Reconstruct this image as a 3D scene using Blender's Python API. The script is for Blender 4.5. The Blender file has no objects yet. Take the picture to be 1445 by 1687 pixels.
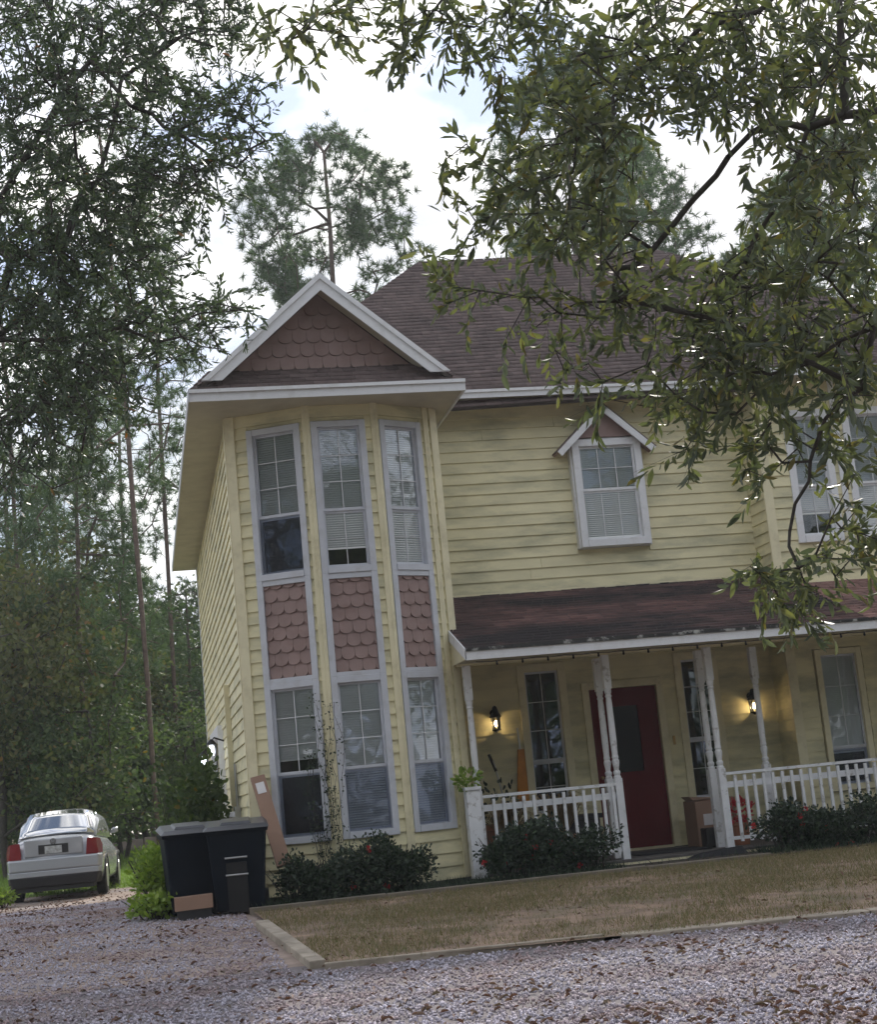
import bpy, math, random
import numpy as np
from mathutils import Vector, Matrix
random.seed(7); rng = np.random.default_rng(7)
S = bpy.context.scene; COL = S.collection

# ------------------------------------------------------------------ camera, sky, sun, exposure
FPX, PCX, PCY = 2540.0, 722.5, 843.5
EYE = np.array([0.0, 0.0, 1.25])
_d = np.array([245 - PCX, 1355 - PCY, FPX]); _d /= np.linalg.norm(_d)
_n = np.cross([245 - PCX, 1355 - PCY, FPX], [1245 - PCX, 1260 - PCY, FPX]); _n /= np.linalg.norm(_n)
if _n[1] > 0: _n = -_n
_r = np.cross(_d, _n); _r /= np.linalg.norm(_r)
if _r[0] < 0: _r = -_r
ROT = np.array([_r, _d, _n])
def at(px, py, Y):
    """point of the place at depth Y seen along the photograph's direction (px, py)"""
    r = ROT @ np.array([px - PCX, py - PCY, FPX]); return EYE + r * (Y / r[1])
cam = bpy.data.objects.new('camera', bpy.data.cameras.new('camera')); COL.objects.link(cam)
M3 = Matrix(((ROT[0, 0], -ROT[0, 1], -ROT[0, 2]), (ROT[1, 0], -ROT[1, 1], -ROT[1, 2]), (ROT[2, 0], -ROT[2, 1], -ROT[2, 2])))
cam.matrix_world = Matrix.Translation(Vector(EYE)) @ M3.to_4x4()
cam.data.sensor_fit = 'HORIZONTAL'; cam.data.sensor_width = 36; cam.data.lens = FPX / 1445 * 36
cam.data.clip_end = 2000; cam.data.clip_start = 0.05
S.camera = cam

SUN_EL, SUN_AZ = math.radians(36), math.radians(24)      # azimuth from +Y towards +X: the sun stands behind the house
W = bpy.data.worlds.new('World'); S.world = W; W.use_nodes = True
nt = W.node_tree; nt.nodes.clear()
def N(tree, typ, **kw):
    n = tree.nodes.new(typ)
    for k, v in kw.items(): setattr(n, k, v)
    return n
sky = N(nt, 'ShaderNodeTexSky', sky_type='NISHITA', sun_disc=False, sun_elevation=SUN_EL, sun_rotation=SUN_AZ)
bg = N(nt, 'ShaderNodeBackground'); bg.inputs[1].default_value = 0.07
tc = N(nt, 'ShaderNodeTexCoord')
mp = N(nt, 'ShaderNodeMapping'); mp.inputs['Scale'].default_value = (1.0, 1.0, 2.2); mp.inputs['Location'].default_value = (1.5, 8, 2)
no = N(nt, 'ShaderNodeTexNoise'); no.inputs['Scale'].default_value = 3.1; no.inputs['Detail'].default_value = 7; no.inputs['Roughness'].default_value = .55
cr = N(nt, 'ShaderNodeValToRGB'); cr.color_ramp.elements[0].position = .43; cr.color_ramp.elements[1].position = .56
no2 = N(nt, 'ShaderNodeTexNoise'); no2.inputs['Scale'].default_value = 5.0; no2.inputs['Detail'].default_value = 5
cr2 = N(nt, 'ShaderNodeValToRGB')
cr2.color_ramp.elements[0].position = .38; cr2.color_ramp.elements[0].color = (.44, .51, .70, 1)
cr2.color_ramp.elements[1].position = .50; cr2.color_ramp.elements[1].color = (1, .985, .96, 1)
bgc = N(nt, 'ShaderNodeBackground'); bgc.inputs[1].default_value = 1.28
mx = N(nt, 'ShaderNodeMixShader'); wo = N(nt, 'ShaderNodeOutputWorld')
L = nt.links.new
L(tc.outputs['Generated'], mp.inputs[0]); L(mp.outputs[0], no.inputs['Vector']); L(mp.outputs[0], no2.inputs['Vector'])
L(no.outputs[0], cr.inputs[0]); L(no2.outputs[0], cr2.inputs[0]); L(cr2.outputs[0], bgc.inputs[0])
L(sky.outputs[0], bg.inputs[0]); L(cr.outputs[0], mx.inputs[0]); L(bg.outputs[0], mx.inputs[1]); L(bgc.outputs[0], mx.inputs[2]); L(mx.outputs[0], wo.inputs[0])
sun = bpy.data.objects.new('sun', bpy.data.lights.new('sun', 'SUN')); COL.objects.link(sun)
sun.data.energy = 3.0; sun.data.angle = math.radians(2.0); sun.data.color = (1, .94, .85)
_sd = Vector((math.sin(SUN_AZ) * math.cos(SUN_EL), math.cos(SUN_AZ) * math.cos(SUN_EL), math.sin(SUN_EL)))
sun.rotation_euler = _sd.to_track_quat('Z', 'Y').to_euler(); sun.location = _sd * 60
S.view_settings.view_transform = 'Standard'; S.view_settings.look = 'None'
S.view_settings.exposure = 0.52; S.view_settings.gamma = 1.0; S.view_settings.use_curve_mapping = False
S.render.engine = 'CYCLES'

# ------------------------------------------------------------------ materials
def mat(name, col, rough=.7, var=.12, scale=6.0, stain=None, stain_amt=0.0, stain_scale=1.2, bump=.0, bscale=60, metal=0, island=.0, spec=.5, coat=0, stretch=(1, 1, 1), stain_lo=.5, stain_hi=.7):
    m = bpy.data.materials.new(name); m.use_nodes = True; t = m.node_tree; b = t.nodes['Principled BSDF']; K = t.links.new
    b.inputs['Roughness'].default_value = rough; b.inputs['Metallic'].default_value = metal
    b.inputs['Specular IOR Level'].default_value = spec; b.inputs['Coat Weight'].default_value = coat
    g = N(t, 'ShaderNodeNewGeometry')
    mpp = N(t, 'ShaderNodeMapping'); mpp.inputs['Scale'].default_value = stretch; K(g.outputs['Position'], mpp.inputs[0])
    n1 = N(t, 'ShaderNodeTexNoise'); n1.inputs['Scale'].default_value = scale; n1.inputs['Detail'].default_value = 6; K(mpp.outputs[0], n1.inputs['Vector'])
    mr = N(t, 'ShaderNodeMapRange'); mr.inputs[1].default_value = .3; mr.inputs[2].default_value = .7
    mr.inputs[3].default_value = 1 - var; mr.inputs[4].default_value = 1 + var; K(n1.outputs[0], mr.inputs[0])
    v = mr.outputs[0]
    if island:
        mi = N(t, 'ShaderNodeMapRange'); mi.inputs[3].default_value = 1 - island; mi.inputs[4].default_value = 1 + island
        K(g.outputs['Random Per Island'], mi.inputs[0])
        mm = N(t, 'ShaderNodeMath', operation='MULTIPLY'); K(v, mm.inputs[0]); K(mi.outputs[0], mm.inputs[1]); v = mm.outputs[0]
    vm = N(t, 'ShaderNodeVectorMath', operation='SCALE'); vm.inputs[0].default_value = col; K(v, vm.inputs['Scale'])
    out = vm.outputs[0]
    if stain:
        n2 = N(t, 'ShaderNodeTexNoise'); n2.inputs['Scale'].default_value = stain_scale; n2.inputs['Detail'].default_value = 9; n2.inputs['Roughness'].default_value = .65
        K(mpp.outputs[0], n2.inputs['Vector'])
        r2 = N(t, 'ShaderNodeMapRange'); r2.inputs[1].default_value = stain_lo; r2.inputs[2].default_value = stain_hi; r2.inputs[4].default_value = stain_amt; K(n2.outputs[0], r2.inputs[0])
        mc = N(t, 'ShaderNodeMix', data_type='RGBA'); K(r2.outputs[0], mc.inputs[0]); K(out, mc.inputs[6]); mc.inputs[7].default_value = (*stain, 1); out = mc.outputs[2]
    K(out, b.inputs['Base Color'])
    if bump:
        n3 = N(t, 'ShaderNodeTexNoise'); n3.inputs['Scale'].default_value = bscale; n3.inputs['Detail'].default_value = 4; K(g.outputs['Position'], n3.inputs['Vector'])
        bp = N(t, 'ShaderNodeBump'); bp.inputs['Strength'].default_value = bump; bp.inputs['Distance'].default_value = .01; K(n3.outputs[0], bp.inputs['Height']); K(bp.outputs[0], b.inputs['Normal'])
    return m
def leafmat(name, cols, rough=.4, trans=.35, spec=.5, autumn=None, autumn_amt=.03):
    """leaf colour differs from leaf to leaf, part of the light passes through"""
    m = bpy.data.materials.new(name); m.use_nodes = True; t = m.node_tree; b = t.nodes['Principled BSDF']; K = t.links.new
    g = N(t, 'ShaderNodeNewGeometry'); r = N(t, 'ShaderNodeValToRGB'); els = r.color_ramp.elements
    allc = list(cols); n = len(allc)
    els[0].position = 0; els[0].color = (*allc[0], 1); els[1].position = 1 - autumn_amt if autumn else 1; els[1].color = (*allc[-1], 1)
    for i in range(1, n - 1): e = els.new(i / (n - 1) * (1 - autumn_amt)); e.color = (*allc[i], 1)
    if autumn: e = els.new(1 - autumn_amt + .004); e.color = (*autumn, 1); r.color_ramp.interpolation = 'LINEAR'
    K(g.outputs['Random Per Island'], r.inputs[0]); K(r.outputs[0], b.inputs['Base Color'])
    b.inputs['Roughness'].default_value = rough; b.inputs['Specular IOR Level'].default_value = spec
    tr = N(t, 'ShaderNodeBsdfTranslucent')
    hs = N(t, 'ShaderNodeMix', data_type='RGBA', blend_type='MULTIPLY'); hs.inputs[0].default_value = 1; K(r.outputs[0], hs.inputs[6]); hs.inputs[7].default_value = (1.3, 1.45, .75, 1)
    K(hs.outputs[2], tr.inputs[0]); ms = N(t, 'ShaderNodeMixShader'); ms.inputs[0].default_value = trans
    K(b.outputs[0], ms.inputs[1]); K(tr.outputs[0], ms.inputs[2]); K(ms.outputs[0], t.nodes['Material Output'].inputs[0])
    return m
def glassmat(name, tint, alpha, rough=.03):
    """thin window glass: a reflecting coat over a see-through body"""
    m = bpy.data.materials.new(name); m.use_nodes = True; t = m.node_tree; t.nodes.clear(); K = t.links.new
    o = N(t, 'ShaderNodeOutputMaterial'); tr = N(t, 'ShaderNodeBsdfTransparent'); tr.inputs[0].default_value = (*tint, 1)
    gl = N(t, 'ShaderNodeBsdfGlossy'); gl.inputs['Roughness'].default_value = rough; gl.inputs[0].default_value = (.9, .93, 1, 1)
    g = N(t, 'ShaderNodeNewGeometry'); n = N(t, 'ShaderNodeTexNoise'); n.inputs['Scale'].default_value = 1.6; K(g.outputs['Position'], n.inputs['Vector'])
    bp = N(t, 'ShaderNodeBump'); bp.inputs['Strength'].default_value = .12; bp.inputs['Distance'].default_value = .05; K(n.outputs[0], bp.inputs['Height']); K(bp.outputs[0], gl.inputs['Normal'])
    lw = N(t, 'ShaderNodeFresnel'); lw.inputs[0].default_value = 1.5
    ma = N(t, 'ShaderNodeMath', operation='MULTIPLY_ADD'); ma.inputs[1].default_value = 1.0; ma.inputs[2].default_value = alpha; K(lw.outputs[0], ma.inputs[0])
    ms = N(t, 'ShaderNodeMixShader'); K(ma.outputs[0], ms.inputs[0]); K(tr.outputs[0], ms.inputs[1]); K(gl.outputs[0], ms.inputs[2]); K(ms.outputs[0], o.inputs[0])
    return m
def emit(name, col, s):
    m = bpy.data.materials.new(name); m.use_nodes = True; b = m.node_tree.nodes['Principled BSDF']
    b.inputs['Base Color'].default_value = (*col, 1); b.inputs['Emission Color'].default_value = (*col, 1); b.inputs['Emission Strength'].default_value = s
    return m
M = {}
M['siding'] = mat('yellow_siding', (.73, .67, .425), .6, .09, 3, stain=(.25, .26, .17), stain_amt=.75, stain_scale=1.7, stretch=(.55, .55, 2.0), stain_lo=.46, stain_hi=.74, island=.04, bump=.12, bscale=30)
M['yellow_trim'] = mat('yellow_trim', (.74, .68, .46), .6, .06, 3, stain=(.36, .31, .17), stain_amt=.4, stain_scale=4)
M['soffit'] = mat('soffit_boards', (.50, .46, .34), .8, .08, 3, stain=(.25, .22, .15), stain_amt=.3, stain_scale=2)
M['white'] = mat('white_paint', (.74, .75, .77), .5, .05, 5, stain=(.42, .41, .38), stain_amt=.45, stain_scale=5)
M['post_white'] = mat('worn_white_paint', (.76, .77, .79), .55, .06, 8, stain=(.33, .31, .28), stain_amt=.7, stain_scale=9, stain_lo=.56, stain_hi=.66)
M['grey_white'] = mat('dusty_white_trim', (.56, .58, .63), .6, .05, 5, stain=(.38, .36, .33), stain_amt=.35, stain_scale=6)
M['scale'] = mat('pink_scale', (.285, .198, .18), .75, .1, 6, island=.14, stain=(.2, .11, .09), stain_amt=.4, stain_scale=5)
M['roof'] = mat('brown_shingle', (.122, .090, .086), .9, .22, 10, island=.22, stain=(.045, .035, .034), stain_amt=.7, stain_scale=1.2, bump=.5, bscale=120)
M['porch_roof'] = mat('dark_shingle', (.15, .082, .072), .9, .25, 9, island=.25, stain=(.028, .024, .026), stain_amt=.97, stain_scale=1.1, stretch=(.35, 1, 1), stain_lo=.36, stain_hi=.56, bump=.5, bscale=120)
M['pink_roof'] = mat('faded_shingle', (.25, .145, .125), .9, .2, 9, island=.2, stain=(.06, .045, .045), stain_amt=.8, stain_scale=1.3, stain_lo=.5, stain_hi=.65, bump=.5, bscale=120)
M['deck'] = mat('roof_deck', (.05, .04, .035), .9)
M['drip'] = mat('mossy_drip_edge', (.33, .33, .31), .8, .3, 12, stain=(.03, .03, .028), stain_amt=1, stain_scale=7, stain_lo=.40, stain_hi=.47)
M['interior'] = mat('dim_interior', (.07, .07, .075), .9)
M['glass'] = glassmat('window_glass', (.965, .975, .98), .02)
M['dark_glass'] = glassmat('dark_window_glass', (.42, .46, .5), .05)
M['screen'] = glassmat('insect_screen', (.80, .82, .86), -.02, .6)
M['blind'] = mat('window_blind', (.80, .82, .80), .6, .05, 3)
M['door'] = mat('red_door_paint', (.12, .006, .011), .6, .1, 4, spec=.15)
M['door_glass'] = glassmat('frosted_door_glass', (.16, .2, .18), -.01, .3)
M['black_metal'] = mat('black_metal', (.015, .015, .017), .45, metal=.3)
M['brass'] = mat('brass', (.45, .3, .12), .35, metal=1)
M['bulb'] = emit('warm_bulb', (1, .72, .36), 9)
M['cool_bulb'] = emit('cool_bulb', (.80, .88, 1), 5)
M['floor'] = mat('porch_boards', (.11, .10, .095), .8, .2, 6)
M['bin'] = mat('bin_plastic', (.007, .011, .018), .6, .15, 4, spec=.09)
M['bin_lid'] = mat('bin_lid_plastic', (.06, .066, .08), .3, .1, 4, spec=.7)
M['steel'] = mat('bare_steel', (.5, .5, .5), .35, metal=.9)
M['rubber'] = mat('tyre_rubber', (.014, .014, .015), .85)
M['card'] = mat('cardboard', (.31, .195, .14), .85, .08, 3)
M['paper'] = mat('paper_label', (.72, .70, .70), .8, .04)
M['timber'] = mat('weathered_timber', (.20, .17, .135), .9, .25, 5, stain=(.08, .07, .05), stain_amt=.7, stain_scale=4, stretch=(.4, 1, 1), bump=.5, bscale=25)
M['pale_timber'] = mat('pale_edging', (.36, .31, .25), .9, .2, 5, stain=(.12, .1, .07), stain_amt=.6, stain_scale=3, bump=.5, bscale=25)
M['car'] = mat('silver_paint', (.40, .42, .455), .26, .03, 2, metal=.3, coat=.6)
M['car_glass'] = mat('tinted_car_glass', (.04, .045, .05), .04, .02, spec=1.0, coat=1); M['car_glass'].node_tree.nodes['Principled BSDF'].inputs['IOR'].default_value = 3.6
M['taillight'] = mat('red_lens', (.20, .006, .012), .2, .05, coat=.5)
M['plastic_black'] = mat('black_plastic', (.02, .02, .022), .6)
M['bark'] = mat('oak_bark', (.055, .048, .042), .95, .3, 20, bump=.8, bscale=30)
M['pine_bark'] = mat('pine_bark', (.12, .085, .07), .95, .3, 10, stain=(.05, .04, .035), stain_amt=.6, stain_scale=6, bump=.8, bscale=15)
M['oak_leaf'] = leafmat('oak_leaf', [(.064, .078, .060), (.094, .110, .074), (.128, .144, .078), (.18, .182, .078)], .44, .36, .5, (.17, .14, .05), .03)
M['left_leaf'] = leafmat('live_oak_leaf', [(.042, .062, .046), (.066, .094, .062), (.10, .13, .076)], .45, .30, .5, (.26, .10, .04), .004)
M['needle'] = leafmat('pine_needle', [(.060, .100, .055), (.085, .135, .07), (.11, .165, .085)], .5, .3, .3)
M['wood_leaf'] = leafmat('woodland_leaf', [(.055, .088, .042), (.072, .104, .050), (.115, .155, .066)], .6, .42, .3, (.16, .12, .04), .02)
M['olive_leaf'] = leafmat('olive_woodland_leaf', [(.075, .092, .042), (.11, .122, .050), (.13, .125, .058)], .6, .40, .3, (.20, .12, .055), .03)
M['hedge_leaf'] = leafmat('hedge_leaf', [(.014, .026, .018), (.022, .038, .024), (.034, .056, .034), (.06, .095, .05)], .45, .2, .4)
M['weed_leaf'] = leafmat('weed_leaf', [(.15, .23, .045), (.22, .31, .06), (.30, .38, .09)], .5, .4, .3)
M['petal'] = leafmat('red_petal', [(.5, .03, .05), (.65, .08, .1)], .5, .3, .3)
M['stone'] = mat('gravel_stone', (.45, .425, .495), .9, .15, 2, island=.22, stain=(.32, .22, .20), stain_amt=.75, stain_scale=1.1, stain_lo=.45, stain_hi=.62, spec=.2)
M['litter'] = leafmat('leaf_litter', [(.10, .055, .042), (.17, .085, .065), (.24, .15, .12), (.15, .12, .10)], .7, .1, .3)
M['dry_grass'] = leafmat('dry_grass', [(.11, .13, .052), (.21, .17, .098), (.29, .225, .14), (.135, .165, .06)], .7, .2, .2)
M['green_grass'] = leafmat('green_grass', [(.12, .19, .045), (.17, .26, .06), (.23, .31, .09)], .6, .35, .2)
M['mulch'] = mat('mulch', (.05, .04, .032), .95, .4, 14, bump=1, bscale=25)
M['soil_lawn'] = mat('lawn_soil', (.25, .175, .125), .95, .35, 4, stain=(.10, .10, .05), stain_amt=.8, stain_scale=1.3, bump=.8, bscale=30)
M['gravel'] = mat('gravel_bed', (.17, .150, .158), .95, .25, 24, stain=(.26, .17, .14), stain_amt=.55, stain_scale=.8, bump=1, bscale=40)
M['drive'] = mat('drive_dirt', (.29, .225, .19), .95, .25, 5, stain=(.33, .31, .34), stain_amt=.7, stain_scale=.7, bump=1, bscale=40)
M['wall_stone'] = mat('pale_wall_stone', (.38, .31, .28), .9, .3, 2)
M['earth'] = mat('woodland_floor', (.10, .09, .055), .95, .3, 1.2, bump=.6, bscale=6)
M['back_lawn'] = mat('back_lawn', (.17, .22, .075), .95, .2, .8, stain=(.22, .2, .09), stain_amt=.5, stain_scale=.3)
M['orange'] = mat('orange_bristle', (.55, .22, .03), .8, .15, 8)
M['clay'] = mat('clay_pot', (.32, .13, .07), .8)
M['black_cloth'] = mat('black_cloth', (.02, .021, .026), .95)
M['straw'] = leafmat('straw', [(.35, .25, .13), (.22, .15, .08)], .8, .2, .2)
M['yellow_plastic'] = mat('yellow_plastic', (.55, .38, .06), .5)

# ------------------------------------------------------------------ building helpers
WL = {}                                            # world position of each parent
def new(name, me, parent=None):
    o = bpy.data.objects.new(name, me); COL.objects.link(o)
    if parent is not None: o.parent = parent
    return o
def thing(name, label, cat, loc, group=None):
    o = bpy.data.objects.new(name, None); COL.objects.link(o); o.empty_display_size = .2
    o.location = loc; WL[o] = np.array(loc, float); tag(o, label, cat, group); return o
def tag(o, label=None, cat=None, group=None, kind=None):
    if label: o['label'] = label
    if cat: o['category'] = cat
    if group: o['group'] = group
    if kind: o['kind'] = kind
    return o
def mesh_np(name, V, F, m, smooth=False):
    """V (n,3), F (k,3|4) as one mesh, fast"""
    me = bpy.data.meshes.new(name); V = np.asarray(V, np.float32); F = np.asarray(F, np.int32); k, s = F.shape
    me.vertices.add(len(V)); me.vertices.foreach_set('co', V.ravel()); me.loops.add(k * s); me.loops.foreach_set('vertex_index', F.ravel())
    me.polygons.add(k); me.polygons.foreach_set('loop_start', np.arange(0, k * s, s, dtype=np.int32)); me.polygons.foreach_set('loop_total', np.full(k, s, np.int32))
    if smooth: me.polygons.foreach_set('use_smooth', np.ones(k, bool))
    me.materials.append(m); me.update(); me.validate(); return me
class MB:
    """collects shapes in world coordinates, links them as one mesh"""
    def __init__(s): s.v = []; s.f = []
    def add(s, vs, fs):
        b = len(s.v); s.v += [tuple(map(float, p)) for p in vs]; s.f += [tuple(b + i for i in f) for f in fs]
    def hexa(s, p): s.add(p, [(0, 3, 2, 1), (4, 5, 6, 7), (0, 1, 5, 4), (1, 2, 6, 5), (2, 3, 7, 6), (3, 0, 4, 7)])
    def box(s, x0, x1, y0, y1, z0, z1): s.hexa([(x0, y0, z0), (x1, y0, z0), (x1, y1, z0), (x0, y1, z0), (x0, y0, z1), (x1, y0, z1), (x1, y1, z1), (x0, y1, z1)])
    def fbox(s, fr, u0, u1, d0, d1, z0, z1):
        s.hexa([fr(u0, d1, z0), fr(u1, d1, z0), fr(u1, d0, z0), fr(u0, d0, z0), fr(u0, d1, z1), fr(u1, d1, z1), fr(u1, d0, z1), fr(u0, d0, z1)])
    def beam(s, a, b, w, h, up=(0, 0, 1)):
        a = Vector(a); b = Vector(b); t = (b - a).normalized(); r = t.cross(Vector(up)).normalized(); u = r.cross(t)
        q = [(-w / 2, -h / 2), (w / 2, -h / 2), (w / 2, h / 2), (-w / 2, h / 2)]
        P = [a + r * x + u * y for x, y in q] + [b + r * x + u * y for x, y in q]
        s.hexa(P)
    def tube(s, pts, rad, n=6):
        pts = [Vector(p) for p in pts]; rad = rad if hasattr(rad, '__len__') else [rad] * len(pts); base = len(s.v); prev = None
        for i, p in enumerate(pts):
            t = (pts[min(i + 1, len(pts) - 1)] - pts[max(i - 1, 0)]).normalized()
            r = t.cross(Vector((0, 0, 1)) if abs(t.z) < .9 else Vector((1, 0, 0))).normalized(); u = r.cross(t)
            for k in range(n):
                a = 2 * math.pi * k / n; s.v.append(tuple(p + (r * math.cos(a) + u * math.sin(a)) * rad[i]))
        for i in range(len(pts) - 1):
            for k in range(n):
                a = base + i * n + k; b = base + i * n + (k + 1) % n; s.f.append((a, b, b + n, a + n))
        s.f.append(tuple(base + k for k in range(n))[::-1]); s.f.append(tuple(base + (len(pts) - 1) * n + k for k in range(n)))
    def lathe(s, cx, cy, prof, n=12, axis='z'):
        base = len(s.v)
        for r, z in prof:
            for k in range(n):
                a = 2 * math.pi * k / n
                s.v.append((cx + r * math.cos(a), cy + r * math.sin(a), z))
        for i in range(len(prof) - 1):
            for k in range(n):
                a = base + i * n + k; b = base + i * n + (k + 1) % n; s.f.append((a, b, b + n, a + n))
        s.f.append(tuple(base + k for k in range(n))[::-1]); s.f.append(tuple(base + (len(prof) - 1) * n + k for k in range(n)))
    def build(s, name, m, parent=None, smooth=False, kind=None, bevel=0):
        off = WL.get(parent, np.zeros(3)) if parent is not None else np.zeros(3)
        me = bpy.data.meshes.new(name); me.from_pydata([tuple(np.array(v) - off) for v in s.v], [], s.f); me.materials.append(m)
        if smooth:
            for p in me.polygons: p.use_smooth = True
        me.update(); o = new(name, me, parent); WL[o] = off
        if kind: o['kind'] = kind
        if bevel:
            b = o.modifiers.new('bevel', 'BEVEL'); b.width = bevel; b.segments = 2; b.limit_method = 'ANGLE'
        return o
def rot_rand(n, tilt=None):
    q = rng.normal(size=(n, 4)); q /= np.linalg.norm(q, axis=1)[:, None]; w, x, y, z = q.T
    return np.stack([np.stack([1 - 2 * (y * y + z * z), 2 * (x * y - z * w), 2 * (x * z + y * w)], 1), np.stack([2 * (x * y + z * w), 1 - 2 * (x * x + z * z), 2 * (y * z - x * w)], 1), np.stack([2 * (x * z - y * w), 2 * (y * z + x * w), 1 - 2 * (x * x + y * y)], 1)], 1)
def scatter(TV, TF, pos, R, scale):
    """copies of a small template (TV, TF) at pos, turned by R, sized by scale, as raw arrays"""
    n = len(pos); sc = np.asarray(scale); sc = sc.reshape(n, 1, -1)
    V = np.einsum('nij,nkj->nki', R, TV[None] * sc) + pos[:, None]
    F = TF[None] + (np.arange(n) * len(TV))[:, None, None]
    return V.reshape(-1, 3), F.reshape(-1, TF.shape[1])
LEAF_V = np.array([(0, 0, 0), (.32, .145, .04), (.72, .12, .02), (1, 0, -.10), (.72, -.12, .02), (.32, -.145, .04)]); LEAF_F = np.array([(0, 3, 2, 1), (0, 5, 4, 3)])
ROUND_V = np.array([(0, 0, 0), (.3, .27, .05), (.75, .24, .04), (1, 0, -.04), (.75, -.24, .04), (.3, -.27, .05)])
def basis(dirs, roll=None):
    """rotation matrices whose x axis is dirs"""
    n = len(dirs); x = dirs / np.linalg.norm(dirs, axis=1)[:, None]; r = rng.normal(size=(n, 3)) if roll is None else roll
    z = r - (r * x).sum(1)[:, None] * x; z /= np.linalg.norm(z, axis=1)[:, None]; y = np.cross(z, x); return np.stack([x, y, z], 2)
def grow(pts, trunk, step=.35, sag=.06):
    """joins every point of pts to the nearest wood, starting from the trunk polyline; returns nodes, parents, tips"""
    P = [np.array(p, float) for p in trunk]; par = [-1] + list(range(len(trunk) - 1))
    A = np.zeros((len(pts) * 14 + len(P) + 10, 3)); n = len(P); A[:n] = P; par += [0] * (len(A) - n)
    d0 = np.min(np.linalg.norm(pts[:, None] - A[None, :n], axis=2), axis=1); order = np.argsort(d0); tips = []
    for i in order:
        p = pts[i]; d = np.linalg.norm(A[:n] - p, axis=1) + .25 * np.maximum(0, A[:n, 2] - p[2]); j = int(np.argmin(d)); L0 = np.linalg.norm(A[j] - p)
        k = min(13, max(1, int(L0 / step))); a = A[j].copy(); prev = j; perp = rng.normal(size=3) * L0 * sag
        for q in range(1, k + 1):
            t = q / k
            if n >= len(A): break
            A[n] = a + (p - a) * t + perp * math.sin(math.pi * t); par[n] = prev; prev = n; n += 1
        tips.append(prev)
    return A[:n], np.array(par[:n]), tips
def wood(A, par, r_tip=.004, r_max=.3, expo=2.4, sides=5):
    n = len(A); w = np.full(n, r_tip ** expo); ch = np.zeros(n)
    for i in range(n - 1, 0, -1): w[par[i]] += w[i] if True else 0
    r = np.minimum(w ** (1 / expo), r_max); i = np.arange(1, n); a, b = A[par[i]], A[i]; t = b - a; L0 = np.linalg.norm(t, axis=1); ok = L0 > 1e-5; a, b, t, i = a[ok], b[ok], t[ok] / L0[ok][:, None], i[ok]
    ref = np.where(np.abs(t[:, 2:3]) < .9, np.array([[0, 0, 1.]]), np.array([[1., 0, 0]])); u = np.cross(t, ref); u /= np.linalg.norm(u, axis=1)[:, None]; v = np.cross(u, t)
    ang = np.arange(sides) * 2 * np.pi / sides; c, s = np.cos(ang), np.sin(ang)
    ra = np.minimum(r[par[i]], r[i] * 1.35); off = u[:, None] * c[None, :, None] + v[:, None] * s[None, :, None]
    V = np.concatenate([a[:, None] + off * ra[:, None, None], b[:, None] + off * r[i][:, None, None]], 1)
    k = np.arange(sides); k2 = (k + 1) % sides; Fq = np.stack([k, k2, k2 + sides, k + sides], 1)
    F = Fq[None] + (np.arange(len(a)) * 2 * sides)[:, None, None]; return V.reshape(-1, 3), F.reshape(-1, 4)
def twigs(tips_pos, tips_dir, n_leaf, length, leaf, droop=.35, spread=.9, TV=LEAF_V):
    """leafy twigs: leaves set along a short drooping twig; raw arrays of leaves"""
    n = len(tips_pos); d = tips_dir / np.maximum(np.linalg.norm(tips_dir, axis=1), 1e-6)[:, None] + rng.normal(size=(n, 3)) * .45; d[:, 2] -= droop; d /= np.linalg.norm(d, axis=1)[:, None]
    t = (np.arange(n_leaf) + .5) / n_leaf; L0 = length * rng.uniform(.6, 1.25, n)
    start = tips_pos - d * L0[:, None] * .35
    pos = start[:, None] + d[:, None] * (t[None, :, None] * L0[:, None, None]); pos[:, :, 2] -= droop * .25 * (t[None] ** 2) * L0[:, None]
    ld = d[:, None] * .75 + rng.normal(size=(n, n_leaf, 3)) * spread * .62; ld[:, :, 2] -= droop * .4
    ld = ld.reshape(-1, 3); R = basis(ld); sc = leaf * rng.uniform(.45, 1.3, n * n_leaf); V, F = scatter(TV, LEAF_F, pos.reshape(-1, 3), R, sc)
    tw = (start, start + d * L0[:, None]); return V, F, tw
def add_part_np(name, V, F, m, parent, smooth=False):
    me = mesh_np(name, V - (WL[parent] if parent is not None else 0), F, m, smooth); return new(name, me, parent)
def ter(x, y):
    """height of the ground"""
    x = np.asarray(x, float); y = np.asarray(y, float)
    z = np.clip((y - 10.8) / 6.2, 0, 1) * .2; z = z - np.clip((y - 21) / 6, 0, 1) * .13 + np.clip((y - 33) / 18, 0, 1) * .35
    return z
def inside(poly, x, y):
    poly = np.asarray(poly, float); c = np.zeros(len(x), bool); j = len(poly) - 1
    for i in range(len(poly)):
        xi, yi = poly[i]; xj, yj = poly[j]
        c ^= ((yi > y) != (yj > y)) & (x < (xj - xi) * (y - yi) / (yj - yi + 1e-12) + xi); j = i
    return c

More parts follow.
